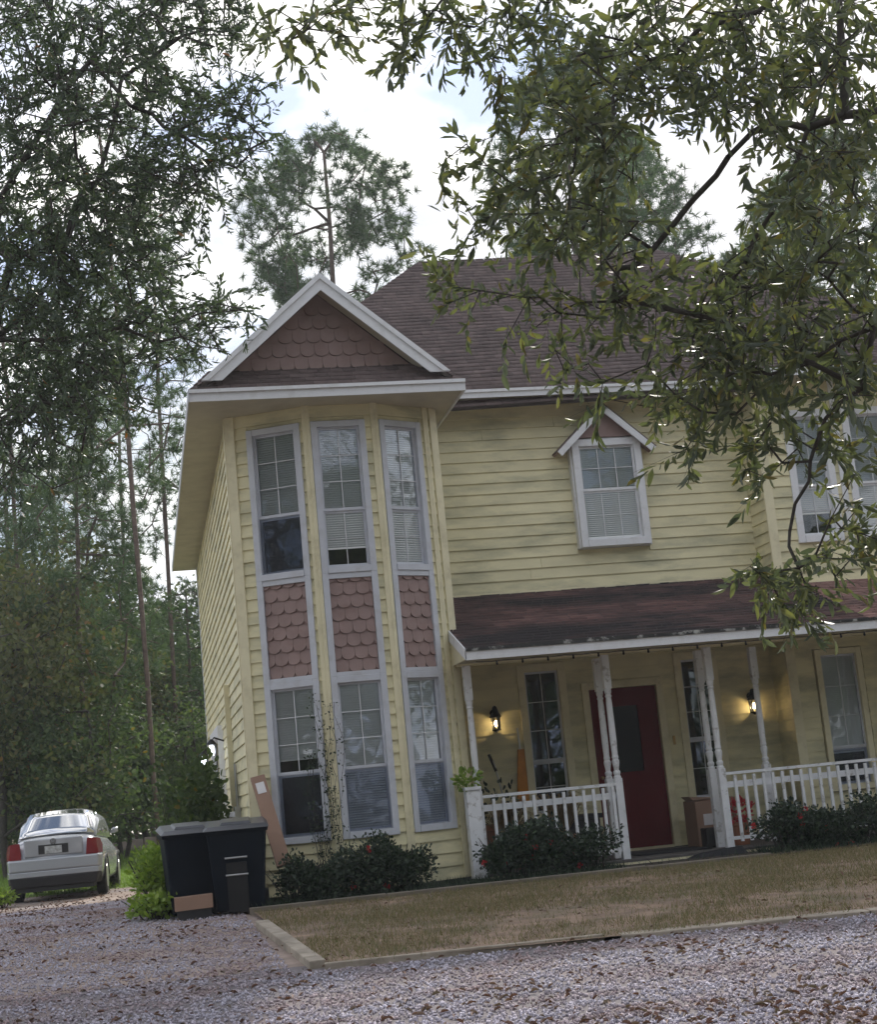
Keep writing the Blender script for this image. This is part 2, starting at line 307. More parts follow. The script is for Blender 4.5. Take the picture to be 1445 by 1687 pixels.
# ------------------------------------------------------------------ ground
def sheet(name, poly, m, lift, step=.5, kind='structure', rag=0.0):
    """a sheet that follows the terrain inside a polygon"""
    poly = np.asarray(poly, float); x0, y0 = poly.min(0); x1, y1 = poly.max(0)
    nx = max(2, int((x1 - x0) / step) + 1); ny = max(2, int((y1 - y0) / step) + 1)
    X, Y = np.meshgrid(np.linspace(x0, x1, nx), np.linspace(y0, y1, ny)); me_v = []
    if len(poly) == 4 and step:      # bilinear patch over a quad
        s = np.linspace(0, 1, nx)[None, :, None]; t = np.linspace(0, 1, ny)[:, None, None]; a, b, c, d = poly
        P = (a * (1 - s) + b * s) * (1 - t) + (d * (1 - s) + c * s) * t; X, Y = P[..., 0], P[..., 1]
    Z = ter(X, Y) + lift; V = np.stack([X, Y, Z], 2).reshape(-1, 3)
    i = np.arange(nx - 1)[None] + np.arange(ny - 1)[:, None] * nx; F = np.stack([i, i + 1, i + 1 + nx, i + nx], 2).reshape(-1, 4)
    o = new(name, mesh_np(name, V, F, m, True)); o['kind'] = kind; return o
gx = np.concatenate([np.linspace(-120, -30, 8), np.linspace(-28, 40, 69), np.linspace(44, 120, 8)]); gy = np.concatenate([np.linspace(-60, 0, 8), np.linspace(1, 60, 90), np.linspace(64, 130, 10)])
X, Y = np.meshgrid(gx, gy); Z = ter(X, Y) - .012; i = np.arange(len(gx) - 1)[None] + np.arange(len(gy) - 1)[:, None] * len(gx)
g = new('ground', mesh_np('ground', np.stack([X, Y, Z], 2).reshape(-1, 3), np.stack([i, i + 1, i + 1 + len(gx), i + len(gx)], 2).reshape(-1, 4), M['earth'], True)); g['kind'] = 'structure'
sheet('gravel_road', [(-14, 0), (22, 0), (22, 12.4), (-14, 12.4)], M['gravel'], 0)
sheet('gravel_drive', [(-4.2, 12.4), (1.18, 12.4), (1.12, 31), (-3.6, 31)], M['drive'], .001)
LAWN = [(1.27, 12.08), (9.6, 11.1), (9.6, 16.85), (1.03, 16.8)]
sheet('front_lawn', LAWN, M['soil_lawn'], .03, .25)
sheet('flower_bed', [(.95, 16.95), (13, 17.05), (13, 20), (.95, 18.6)], M['mulch'], .035, .25)
sheet('back_lawn', [(-16, 31), (3, 31), (6, 52), (-20, 52)], M['back_lawn'], .004, 1)

# ------------------------------------------------------------------ house
class Frame:
    """wall frame: u along the wall, d outward, z up"""
    def __init__(s, O, U, out=None):
        s.O = Vector((O[0], O[1], 0)); s.t = Vector((U[0] - O[0], U[1] - O[1], 0)); s.len = s.t.length; s.t.normalize(); s.n = Vector((s.t.y, -s.t.x, 0))
        if out is not None and s.n.dot(Vector((*out, 0))) < 0: s.n = -s.n
    def __call__(s, u, d, z): p = s.O + s.t * u + s.n * d; return (p.x, p.y, z)
house = thing('house', 'two-storey pale yellow clapboard house with brown shingle roof and full-height bay window', 'house', (4.5, 20, .25))
BOARDS = []; BS = .15
def wall(name, fr, u0, u1, z0, z1, openings=(), boards=True, prio=0, top=None):
    """sheathing with openings, and the lap boards on it"""
    us = sorted({u0, u1, *[o[0] for o in openings], *[o[1] for o in openings]}); zs = sorted({z0, z1, *[o[2] for o in openings], *[o[3] for o in openings]})
    mb = MB()
    for a, b in zip(us, us[1:]):
        for c, d in zip(zs, zs[1:]):
            um, zm = (a + b) / 2, (c + d) / 2
            if any(o[0] < um < o[1] and o[2] < zm < o[3] for o in openings): continue
            mb.fbox(fr, a, b, -.10, -.002, c, d)
    w = mb.build(name, M['siding'], house)
    if not boards: return w
    z = z0
    while z < z1 - .02:
        ze = min(z + BS, z1); segs = [(u0, u1)]; zm = (z + ze) / 2
        for o in openings:
            if o[2] - .03 < zm < o[3] + .03:
                ns = []
                for a, b in segs:
                    if o[1] <= a or o[0] >= b: ns.append((a, b)); continue
                    if o[0] - a > .01: ns.append((a, o[0]))
                    if b - o[1] > .01: ns.append((o[1], b))
                segs = ns
        for a, b in segs:
            if b - a > 2.6 and random.random() < .8:
                c = a + (b - a) * random.uniform(.2, .8); BOARDS.append((prio, w, fr, a, c - .002, z, ze)); BOARDS.append((prio, w, fr, c + .002, b, z, ze))
            else: BOARDS.append((prio, w, fr, a, b, z, ze))
        z += BS
    return w
def board_mb(mb, fr, a, b, z, ze):
    j = random.uniform(-.0015, .0015)
    mb.hexa([fr(a, .028 + j, z), fr(b, .028 + j, z), fr(b, 0, z), fr(a, 0, z), fr(a, .007, ze + .004), fr(b, .007, ze + .004), fr(b, 0, ze + .004), fr(a, 0, ze + .004)])
def flush_boards():
    BOARDS.sort(key=lambda b: b[0]); rest = {}
    for i, (p, w, fr, a, b, z, ze) in enumerate(BOARDS):
        if i < 290: mb = MB(); board_mb(mb, fr, a, b, z, ze); mb.build('siding_board', M['siding'], w)
        else: board_mb(rest.setdefault(w, MB()), fr, a, b, z, ze)
    for w, mb in rest.items(): mb.build('siding_board', M['siding'], w, kind='stuff')
def window(fr, u0, u1, z0, z1, zm, cols=2, rows_up=3, rows_lo=2, grid_lo=True, blind_lo=None, screen=True, casing=.08, name='window', dark=False, cas_mat='white', blind=True, depth=.0, blind_d=-.058):
    """u0..z1 is the glass area; zm the meeting rail"""
    c = casing; mb = MB(); D0 = .0; D1 = .045
    mb.fbox(fr, u0 - c, u0, -.06, D1, z0 - c, z1 + c); mb.fbox(fr, u1, u1 + c, -.06, D1, z0 - c, z1 + c)
    mb.fbox(fr, u0, u1, -.06, D1 - .002, z1, z1 + c); mb.fbox(fr, u0, u1, -.06, D1 + .012, z0 - c, z0)
    w = mb.build(name, M[cas_mat], house, bevel=.004)
    s = MB(); fw = .028
    for (a, b, dd) in ((zm, z1, -.012), (z0, zm, -.035)):
        s.fbox(fr, u0, u0 + fw, dd - .03, dd, a, b); s.fbox(fr, u1 - fw, u1, dd - .03, dd, a, b)
        s.fbox(fr, u0 + fw, u1 - fw, dd - .03, dd - .001, b - fw, b); s.fbox(fr, u0 + fw, u1 - fw, dd - .03, dd - .001, a, a + fw + .008)
    s.build('sash', M['grey_white' if cas_mat != 'white' else 'white'], w)
    for (a, b, rows, dd, gr) in ((zm, z1, rows_up, -.025, True), (z0, zm, rows_lo, -.048, grid_lo)):
        a2, b2, x0, x1 = a + fw + .008, b - fw, u0 + fw, u1 - fw; mw = .009; nc = cols if gr else 1; nr = rows if gr else 1
        if gr:
            m = MB()
            for k in range(1, nc): x = x0 + (x1 - x0) * k / nc; m.fbox(fr, x - mw / 2, x + mw / 2, dd + .002, dd + .012, a2, b2)
            for k in range(1, nr): z = a2 + (b2 - a2) * k / nr; m.fbox(fr, x0, x1, dd + .003, dd + .011, z - mw / 2, z + mw / 2)
            m.build('muntin', M['white'], w)
        for i in range(nc):
            for j in range(nr):
                p = MB(); p.fbox(fr, x0 + (x1 - x0) * i / nc, x0 + (x1 - x0) * (i + 1) / nc, dd - .003, dd, a2 + (b2 - a2) * j / nr, a2 + (b2 - a2) * (j + 1) / nr)
                p.build('pane', M['dark_glass' if dark else 'glass'], w)
        if not gr and screen:
            p = MB(); p.fbox(fr, u0 + .012, u1 - .012, -.006, -.004, a + .012, b - .012); p.build('insect_screen', M['screen'], w)
    if blind:
        lo = z0 if blind_lo is None else blind_lo; bb = MB(); z = lo + .02; tilt = .0276
        while z < z1:
            bb.hexa([fr(u0 + .01, blind_d + .015, z - tilt / 2), fr(u1 - .01, blind_d + .015, z - tilt / 2), fr(u1 - .01, blind_d - .008, z + tilt / 2 + .002), fr(u0 + .01, blind_d - .008, z + tilt / 2 + .002),
                     fr(u0 + .01, blind_d + .016, z - tilt / 2 + .0015), fr(u1 - .01, blind_d + .016, z - tilt / 2 + .0015), fr(u1 - .01, blind_d - .007, z + tilt / 2 + .0035), fr(u0 + .01, blind_d - .007, z + tilt / 2 + .0035)]); z += .028
        bb.fbox(fr, u0 + .01, u1 - .01, blind_d - .012, blind_d + .014, lo, lo + .02)
        bb.build('blind', M['blind'], w)
    return w
def scales(parent_obj, fr, u0, u1, z0, z1, w=.158, h=.152, clip=None):
    """fish-scale shingles in rows, every other row shifted"""
    row = 0; z = z0 - .01
    me_cache = {}
    while z < z1 - .03:
        off = (row % 2) * w / 2; u = u0 - off
        while u < u1 - .01:
            a, b = max(u, u0), min(u + w, u1)
            ok = b - a > .02 and (clip is None or clip((a + b) / 2, z + h * .75))
            if ok:
                mb = MB(); n = 8; r = w / 2; g = .0012; zt = min(z + h * 1.0, z1); pts = [(a + g, zt), (b - g, zt)]
                for k in range(n + 1):
                    ang = math.pi * k / n; x = u + r + (r - g) * math.cos(ang); zz = z + r * .72 - r * .72 * math.sin(ang)
                    pts.append((min(max(x, a + g), b - g), zz))
                d = lambda zz: .026 - .018 * (zz - z) / h
                f0 = [fr(x, d(zz), zz) for x, zz in pts]; b0 = [fr(x, 0, zz) for x, zz in pts]; m = len(pts)
                mb.add(f0 + b0, [tuple(range(m))[::-1]] + [(i, (i + 1) % m, (i + 1) % m + m, i + m) for i in range(m)])
                mb.build('fish_scale_shingle', M['scale'], parent_obj)
            u += w
        z += h; row += 1

ZB, ZT = .28, 5.98
A_, B_, C_, E_, F_ = (1.20, 18.36), (2.12, 17.92), (2.94, 17.92), (3.62, 18.26), (3.76, 18.36)
fL = Frame((1.20, 29.7), (1.20, 18.36), (-1, 0)); f1 = Frame(A_, B_, (0, -1)); f2 = Frame(B_, C_, (0, -1)); f3 = Frame(C_, E_, (0, -1)); f4 = Frame(E_, F_, (0, -1))
wl = wall('side_wall', fL, 0, fL.len, ZB, ZT, [(fL.len - 8.2, fL.len - 5.6, ZB, 2.45)], prio=1)
def bay_face(fr, u0, u1, gu0, gu1, cas_l=.075, cas_r=.075, b1=None, prio=0, upl=None, name='bay_wall', lo_blind_up=None, lo_blind_dn=None, sc_up=False, cols=2):
    """one face of the bay: upper window, pink scale panel, lower window, lap boards left over"""
    w = wall(name, fr, u0, u1, ZB, ZT, [(gu0 - cas_l, gu1 + cas_r, .93 - .09, 5.70 + .09)], prio=prio)
    window(fr, gu0, gu1, 4.0, 5.70, 4.68, grid_lo=not sc_up, blind_lo=lo_blind_up, cas_mat='grey_white', casing=cas_l)
    window(fr, gu0, gu1, .93, 2.635, 1.64, grid_lo=False, blind_lo=lo_blind_dn, cas_mat='grey_white', casing=cas_l)
    mb = MB(); mb.fbox(fr, gu0 - cas_l, gu0, -.05, .045, 2.635 + cas_l, 4.0 - cas_l); mb.fbox(fr, gu1, gu1 + cas_r, -.05, .045, 2.635 + cas_l, 4.0 - cas_l)
    mb.fbox(fr, gu0, gu1, -.05, .040, 3.86, 4.0 - cas_l); mb.fbox(fr, gu0, gu1, -.05, .040, 2.635 + cas_l, 2.76); mb.build('panel_casing', M['grey_white'], house, bevel=.003)
    p = MB(); p.fbox(fr, gu0, gu1, -.05, 0, 2.76, 3.86); po = p.build('scale_panel', M['scale'], house); scales(po, fr, gu0 + .002, gu1 - .002, 2.76, 3.858)
    return w
c1, s1 = f1.t.x, 1
bay_face(f1, 0, f1.len, (1.50 - 1.20) / f1.t.x, (1.98 - 1.20) / f1.t.x, lo_blind_up=4.70, lo_blind_dn=1.80, sc_up=True)
bay_face(f2, 0, f2.len, 2.24 - 2.12, 2.75 - 2.12, lo_blind_up=4.22, lo_blind_dn=.95)
bay_face(f3, 0, f3.len, (3.055 - 2.94) / f3.t.x, (3.475 - 2.94) / f3.t.x, lo_blind_up=4.02, lo_blind_dn=.95)
wall('bay_wall', f4, 0, f4.len, ZB, ZT, prio=1)
# corner boards of the bay
def corner_post(x, y, r, z0, z1, m='yellow_trim', name='corner_board'):
    mb = MB(); mb.box(x - r, x + r, y - r, y + r, z0, z1); return mb.build(name, M[m], house, bevel=.004)
def angle_board(fa, fb, ua, w, z0, z1, m='yellow_trim'):
    """a board folded round the corner where wall fa ends and fb begins"""
    mb = MB(); mb.fbox(fa, fa.len - w, fa.len + .0, 0, .040, z0, z1); mb.fbox(fb, 0, w, 0, .040, z0, z1)
    p = [fa(fa.len, 0, 0), fa(fa.len, .034, 0), fb(0, .040, 0)]
    mb.add([(q[0], q[1], z) for z in (z0, z1) for q in p], [(0, 2, 1), (3, 4, 5), (0, 1, 4, 3), (1, 2, 5, 4), (2, 0, 3, 5)])
    return mb.build('corner_board', M[m], house)
angle_board(f1, f2, 0, .040, ZB, ZT); angle_board(f2, f3, 0, .041, ZB, ZT); angle_board(f3, f4, 0, .035, ZB, ZT)
mb = MB(); mb.fbox(f1, -.012, .105, 0, .041, ZB, ZT); mb.fbox(fL, fL.len - .09, fL.len + .022, 0, .040, ZB, ZT); mb.build('corner_board', M['yellow_trim'], house)
mb = MB(); mb.fbox(f4, f4.len - .10, f4.len + .02, 0, .041, ZB, ZT); mb.build('corner_board', M['yellow_trim'], house)
mb = MB(); mb.box(1.17, 1.24, 29.66, 29.78, ZB, ZT); mb.build('corner_board', M['grey_white'], house)
fR = Frame((3.78, 18.38), (3.78, 20), (1, 0)); wall('bay_return_wall', fR, 0, fR.len, ZB, ZT, prio=5)
# yellow boards under the eave, above the windows, come from the walls; main wall
f5 = Frame((3.80, 20), (8.50, 20), (0, -1)); U = lambda x: x - 3.80
SW = (6.03, 6.86, 4.42, 5.76)                       # small bay window glass
wall('upper_wall', f5, 0, f5.len, 3.83, 6.45, [(U(SW[0]) - .10, U(SW[1]) + .10, SW[2] - .06, SW[3] + .06)], prio=0)
wall('porch_wall', f5, 0, f5.len, .30, 3.70, [(U(4.996) - .10, U(5.458) + .10, .80, 2.83), (U(5.78), U(6.88), .3, 2.52), (U(7.185) - .10, U(7.60) + .10, .80, 2.83)], prio=2)
fy = Frame((3.80, 20), (8.50, 20), (0, -1))
mb = MB(); mb.fbox(f5, 0, f5.len, 0, .03, 3.70, 3.83); mb.build('flashing_board', M['yellow_trim'], house)
window(f5, U(4.996), U(5.458), .89, 2.74, 1.55, cols=2, rows_up=3, rows_lo=2, casing=.10, dark=True, blind=False, cas_mat='yellow_trim')
window(f5, U(7.185), U(7.60), .89, 2.74, 1.66, cols=2, rows_up=3, rows_lo=2, casing=.10, dark=True, blind=False, cas_mat='yellow_trim')
# box window above the porch with its little gable hood
fb = Frame((3.80, 19.86), (8.50, 19.86), (0, -1))
window(fb, U(SW[0]) + .02, U(SW[1]) - .02, SW[2] + .02, SW[3] - .02, 5.12, cols=3, rows_up=2, rows_lo=2, casing=.095, blind_lo=SW[2] + .05, cas_mat='white')
mb = MB(); mb.box(5.93, 5.965, 19.87, 20, 4.34, 5.86); mb.box(6.925, 6.96, 19.87, 20, 4.34, 5.86); mb.box(5.965, 6.925, 19.87, 20, 4.34, 4.40); mb.box(5.965, 6.925, 19.87, 20, 5.80, 5.86)
mb.build('window_box', M['white'], house)
px_, pz = 6.42, 6.30
for sgn in (-1, 1):
    foot = (px_ + sgn * .70, 5.66); mb = MB()
    n_ = Vector((-(foot[1] - pz), 0, foot[0] - px_)).normalized(); n_ = n_ if n_.z > 0 else -n_
    for (y0, y1, o0, o1) in ((19.70, 19.725, -.085, .0), (19.705, 20.0, .0, .018)):
        P = [Vector((px_, y, pz)) + n_ * o for y in (y0, y1) for o in (o0, o1)] + [Vector((foot[0], y, foot[1])) + n_ * o for y in (y0, y1) for o in (o0, o1)]
        mb = MB(); mb.hexa([P[0], P[1], P[3], P[2], P[4], P[5], P[7], P[6]]); mb.build('hood_rake' if o0 < 0 else 'hood_roof', M['white' if o0 < 0 else 'roof'], house)
    mb = MB(); P = [Vector((px_, y, pz)) + n_ * o for y in (19.726, 19.99) for o in (-.03, -.002)] + [Vector((foot[0], y, foot[1])) + n_ * o for y in (19.726, 19.99) for o in (-.03, -.002)]
    mb.hexa([P[0], P[1], P[3], P[2], P[4], P[5], P[7], P[6]]); mb.build('hood_soffit', M['scale'], house)
mb = MB(); mb.add([(5.99, 19.83, 5.862), (6.85, 19.83, 5.862), (px_, 19.83, 6.24), (5.99, 19.99, 5.862), (6.85, 19.99, 5.862), (px_, 19.99, 6.24)], [(0, 1, 2), (3, 5, 4), (0, 2, 5, 3), (1, 4, 5, 2), (0, 3, 4, 1)]); mb.build('hood_gable', M['scale'], house)
# right wing
f6 = Frame((8.50, 20), (8.50, 19.45), (-1, 0)); f7 = Frame((8.50, 19.45), (13.6, 19.45), (0, -1)); V7 = lambda x: x - 8.50
wall('wing_return_wall', f6, 0, f6.len, .3, 6.42, prio=3)
W7 = [(V7(8.96) - .1, V7(9.47) + .1, .8, 2.70), (V7(8.985) - .1, V7(9.455) + .1, 4.15, 6.0), (V7(9.86) - .1, V7(10.40) + .1, 4.15, 6.0), (V7(10.0) - .1, V7(10.5) + .1, .8, 2.7)]
wall('wing_wall', f7, 0, f7.len, .3, 6.42, W7, prio=4)
window(f7, V7(8.96), V7(9.47), .89, 2.61, 1.36, grid_lo=False, cas_mat='yellow_trim', blind_lo=1.3)
window(f7, V7(10.0), V7(10.5), .89, 2.61, 1.60, grid_lo=False, cas_mat='yellow_trim', blind_lo=1.6, dark=True)
window(f7, V7(8.985), V7(9.455), 4.25, 5.91, 4.93, blind_lo=4.55, casing=.1, cas_mat='white')
window(f7, V7(9.86), V7(10.40), 4.25, 5.91, 4.93, blind_lo=4.30, casing=.1, cas_mat='white')
mb = MB(); mb.fbox(f7, -.03, .10, 0, .041, .3, 6.42); mb.build('corner_board', M['yellow_trim'], house)
mb = MB(); mb.fbox(f7, V7(9.62), V7(9.70), 0, .04, 3.9, 6.42); mb.build('corner_board', M['white'], house)
# other walls that close the house, and its floors
mb = MB(); mb.box(1.2, 13.6, 29.6, 29.7, .28, 6.4); mb.box(13.5, 13.6, 19.45, 29.6, .28, 6.4); mb.build('rear_wall', M['siding'], house)
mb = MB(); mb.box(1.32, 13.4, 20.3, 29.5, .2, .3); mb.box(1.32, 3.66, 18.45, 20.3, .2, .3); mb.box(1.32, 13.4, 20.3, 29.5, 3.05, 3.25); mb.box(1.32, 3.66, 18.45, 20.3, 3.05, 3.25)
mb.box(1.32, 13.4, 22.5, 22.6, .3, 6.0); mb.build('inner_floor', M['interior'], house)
flush_boards()

# ---- roofs
def plane_roof(name, e0, e1, r0, r1, m, course=.13, tab=.30, parent=house, lift=.0, name2='shingle', thick=(.012, .019)):
    """deck e0-e1 (eave) to r0-r1 (ridge) and courses of tabbed shingles over it, overlapping down-slope"""
    e0, e1, r0, r1 = map(Vector, (e0, e1, r0, r1)); nrm = (e1 - e0).cross(((r0 + r1) / 2 - e0)).normalized(); nrm = nrm if nrm.z > 0 else -nrm
    mb = MB(); th = .05
    if (r0 - r1).length < .01: mb.add([e0, e1, r0, e0 - nrm * th, e1 - nrm * th, r0 - nrm * th], [(0, 1, 2), (5, 4, 3), (0, 3, 4, 1), (1, 4, 5, 2), (2, 5, 3, 0)])
    else: mb.hexa([e0 - nrm * th, e1 - nrm * th, r1 - nrm * th, r0 - nrm * th, e0, e1, r1, r0])
    dk = mb.build(name, M['deck'], parent)
    ud = (e1 - e0).normalized(); H = ((r0 - e0) - ud * (r0 - e0).dot(ud)).length; up = ((r0 - e0) - ud * (r0 - e0).dot(ud)).normalized()
    n = int(H / course); a0, a1 = 0, (e1 - e0).dot(ud); b0, b1 = (r0 - e0).dot(ud), (r1 - e0).dot(ud); V = []; F = []
    for i in range(n + 1):
        v0 = i * course; v1 = min(v0 + course + .012, H)
        if v1 - v0 < .03: continue
        L0, R0 = a0 + (b0 - a0) * v0 / H, a1 + (b1 - a1) * v0 / H; L1, R1 = a0 + (b0 - a0) * v1 / H, a1 + (b1 - a1) * v1 / H
        u = min(L0, L1) - random.uniform(0, tab)
        while u < max(R0, R1):
            x0, x1 = u + .003, u + tab * random.choice((.5, .5, 1, .75)) ; u = x1; x1 -= .003
            lo0, lo1 = max(x0, L0), min(x1, R0); hi0, hi1 = max(x0, L1), min(x1, R1)
            if lo1 - lo0 < .01 and hi1 - hi0 < .01: continue
            lo1 = max(lo1, lo0); hi1 = max(hi1, hi0); j = random.uniform(-.006, .004); t0 = random.uniform(*thick)
            P = [e0 + ud * lo0 + up * (v0 + j) + nrm * .001, e0 + ud * lo1 + up * (v0 + j) + nrm * .001, e0 + ud * lo0 + up * (v0 + j) + nrm * t0, e0 + ud * lo1 + up * (v0 + j) + nrm * t0, e0 + ud * hi1 + up * v1 + nrm * .004, e0 + ud * hi0 + up * v1 + nrm * .004]
            b = len(V); V += P; F += [(b, b + 1, b + 3, b + 2), (b + 2, b + 3, b + 4, b + 5)]
    F2 = F; o = add_part_np(name2, np.array([tuple(p) for p in V]), np.array(F2), m, dk); o['kind'] = 'stuff'; return dk
WLd = WL
RL, RR = (4.94, 24, 9.97), (9.15, 24, 9.97)
ee = 19.50; ze = 6.50
plane_roof('main_roof', (.76, ee, 6.20), (13.6, ee, ze), RL, RR, M['roof'])
plane_roof('side_roof', (.74, 30.0, 6.06), (.74, ee, 6.06), RL, RL, M['roof'])
plane_roof('rear_roof', (13.9, 30.0, 6.4), (.74, 30.0, 6.06), RR, RL, M['roof'], course=.4, tab=1)
plane_roof('right_roof', (13.61, ee, 6.45), (13.9, 30.0, 6.45), RR, RR, M['roof'], course=.4, tab=1)
# right wing hip
plane_roof('wing_roof', (8.15, 18.95, 6.50), (14.0, 18.95, 6.50), (11.0, 21.3, 8.0), (11.1, 21.3, 8.0), M['roof'])
plane_roof('wing_side_roof', (8.15, 24, 6.50), (8.15, 18.95, 6.50), (11.0, 24, 8.0), (11.0, 21.3, 8.0), M['roof'])
# gable over the bay
GX, GZ = 2.355, 7.42; GY = 17.42; sl = .86
plane_roof('gable_roof', (.76, 22.0, GZ - sl * (GX - .76)), (.76, GY + .0, GZ - sl * (GX - .76)), (GX, 22.0, GZ), (GX, GY + .0, GZ), M['roof'])
plane_roof('gable_roof', (3.86, GY + .0, GZ - sl * (3.86 - GX)), (3.86, 22.0, GZ - sl * (3.86 - GX)), (GX, GY + .0, GZ), (GX, 22.0, GZ), M['roof'])
for sgn, fx in ((-1, .97), (1, 3.72)):               # rake boards: outer fascia and a thinner moulding
    fz = GZ - sl * abs(fx - GX); s_ = sgn
    for (y0, y1, t0, t1, nm) in ((GY - .055, GY - .03, .0, .16, 'rake_board'), (GY - .080, GY - .056, .0, .055, 'rake_moulding')):
        mb = MB(); z_in = lambda x, t: GZ - sl * abs(x - GX) - t * 1.29 + .03
        x_out = fx; xi = x_out - sgn * 0
        P = [(GX, y, z_in(GX, t)) for y in (y0, y1) for t in (t0, t1)]
        # horizontal cut at the foot
        zc = 6.185; xf0 = GX + sgn * (GZ + .03 - zc) / sl; xf1 = GX + sgn * (GZ + .03 - t1 * 1.29 - zc) / sl; xm = GX + sgn * (GZ + .03 - t0 * 1.29 - zc) / sl
        Q = [(x, y, zc) for y in (y0, y1) for x in (xm, xf1)]
        mb.hexa([P[0], P[1], P[3], P[2], Q[0], Q[1], Q[3], Q[2]]); mb.build(nm, M['white'], house)
    mb = MB(); P = [(GX, y, z_in(GX, t)) for y in (GY - .03, GY + .33) for t in (.08, .10)]; zf = 6.34; x2 = GX + sgn * (GZ - .06 - zf) / sl
    Q = [(x2, y, zf + dz) for y in (GY - .03, GY + .33) for dz in (0, -.02)]; mb.hexa([P[0], P[1], P[3], P[2], Q[0], Q[1], Q[3], Q[2]]); mb.build('rake_soffit', M['soffit'], house)
mb = MB(); zb = 6.30; hw = (GZ - .10 - zb) / sl
mb.add([(GX - hw, GY + .34, zb), (GX + hw, GY + .34, zb), (GX, GY + .34, GZ - .10), (GX - hw, GY + .44, zb), (GX + hw, GY + .44, zb), (GX, GY + .44, GZ - .10)], [(0, 1, 2), (3, 5, 4), (0, 2, 5, 3), (1, 4, 5, 2), (0, 3, 4, 1)]); gw = mb.build('gable_wall', M['scale'], house)
fg = Frame((GX - hw, GY + .34), (GX + hw, GY + .34), (0, -1)); scales(gw, fg, .0, 2 * hw, 6.38, GZ - .12, w=.17, h=.17, clip=lambda u, z: abs(u - hw) * sl < GZ - .10 - z - .02)
# pent roof below the gable, fascia and soffit
plane_roof('pent_roof', (.74, GY - .02, 6.085), (3.99, GY - .02, 6.085), (1.0, GY + .37, 6.42), (3.76, GY + .37, 6.42), M['roof'], course=.11)
plane_roof('pent_roof', (3.99, GY - .02, 6.085), (3.99, 18.6, 6.085), (3.76, GY + .37, 6.42), (3.76, 18.6, 6.42), M['roof'], course=.11)
mb = MB(); mb.box(.735, 3.995, GY - .045, GY - .02, 5.945, 6.04); mb.build('fascia', M['white'], house)
mb = MB(); mb.box(.735, 3.995, GY - .075, GY - .0455, 6.041, 6.082); mb.build('drip_moulding', M['white'], house)
mb = MB(); mb.box(.722, .735, GY - .075, 30.0, 5.965, 6.08); mb.build('fascia', M['grey_white'], house)
mb = MB(); mb.box(3.98, 3.997, GY - .018, 19.5, 5.945, 6.06); mb.build('fascia', M['white'], house)
mb = MB(); mb.box(.736, 3.98, GY - .019, 18.7, 5.975, 6.0); mb.box(.736, 1.3, 18.7, 29.98, 5.975, 6.0); mb.box(3.72, 3.98, 18.7, 20.0, 5.975, 6.0); mb.build('soffit', M['soffit'], house)
mb = MB(); mb.box(3.998, 8.6, ee - .02, ee, 6.40, 6.47); mb.build('fascia', M['white'], house)
mb = MB(); mb.box(3.998, 8.6, ee - .045, ee - .021, 6.472, 6.51); mb.build('drip_moulding', M['white'], house)
mb = MB(); mb.box(3.98, 8.6, ee, 20.05, 6.41, 6.44); mb.build('soffit', M['soffit'], house)
mb = MB(); mb.box(8.13, 14, 18.93, 18.95, 6.38, 6.49); mb.box(8.11, 8.13, 18.93, ee, 6.38, 6.49); mb.build('fascia', M['white'], house)
mb = MB(); mb.box(8.13, 14, 18.951, 19.5, 6.40, 6.43); mb.build('soffit', M['soffit'], house)
# ---- porch
PY = 17.46; PR = 14.0
plane_roof('porch_roof', (3.70, PY, 2.87), (8.75, PY, 2.87), (3.70, 19.98, 3.80), (8.75, 19.98, 3.80), M['porch_roof'], course=.125, tab=.28, thick=(.018, .028))
plane_roof('porch_roof', (8.752, PY, 2.87), (PR, PY, 2.87), (8.752, 19.98, 3.80), (PR, 19.98, 3.80), M['pink_roof'], course=.125, tab=.28, thick=(.018, .028))
mb = MB(); mb.box(3.69, PR, PY - .03, PY - .005, 2.745, 2.845); mb.build('porch_fascia', M['white'], house)
mb = MB()
x = 3.70
while x < 13:
    w_ = random.uniform(.1, .6); dz = random.uniform(-.010, .012); mb.box(x, x + w_, PY - .05, PY - .012, 2.846, 2.885 + dz); x += w_ + random.choice((0, 0, .012))
mb.build('drip_edge', M['drip'], house)
sp = (3.80 - 2.87) / (19.98 - PY)
mb = MB(); mb.hexa([(3.685, PY - .03, 2.75), (3.70, PY - .03, 2.75), (3.70, 18.38, 2.75 + .92 * sp + .005), (3.685, 18.38, 2.755 + .92 * sp), (3.685, PY - .03, 2.88), (3.70, PY - .03, 2.88), (3.70, 18.38, 2.88 + .95 * sp), (3.685, 18.38, 2.88 + .95 * sp)]); mb.build('porch_rake', M['white'], house)
mb = MB(); mb.box(3.73, PR, 18.275, 19.95, 3.0, 3.02); mb.build('porch_ceiling', M['soffit'], house)
mb = MB(); mb.box(3.73, PR, PY, 18.125, 2.762, 2.776); mb.build('porch_soffit', M['soffit'], house)
mb = MB(); mb.box(3.735, PR, 18.13, 18.27, 2.742, 3.02); mb.build('porch_beam', M['yellow_trim'], house)
mb = MB(); mb.add([(3.702, PY, 2.76), (3.702, 19.9, 2.76), (3.702, 19.9, 3.74), (3.702, PY, 2.85), (3.73, PY, 2.76), (3.73, 19.9, 2.76), (3.73, 19.9, 3.74), (3.73, PY, 2.85)], [(0, 3, 2, 1), (4, 5, 6, 7), (0, 1, 5, 4), (1, 2, 6, 5), (2, 3, 7, 6), (3, 0, 4, 7)]); mb.build('porch_end', M['yellow_trim'], house)
x = 3.80; k = 0
fl = MB(); fl.box(3.8, PR, 18.03, 19.95, .18, .262); fl = fl.build('porch_floor', M['floor'], house)
y = 18.0
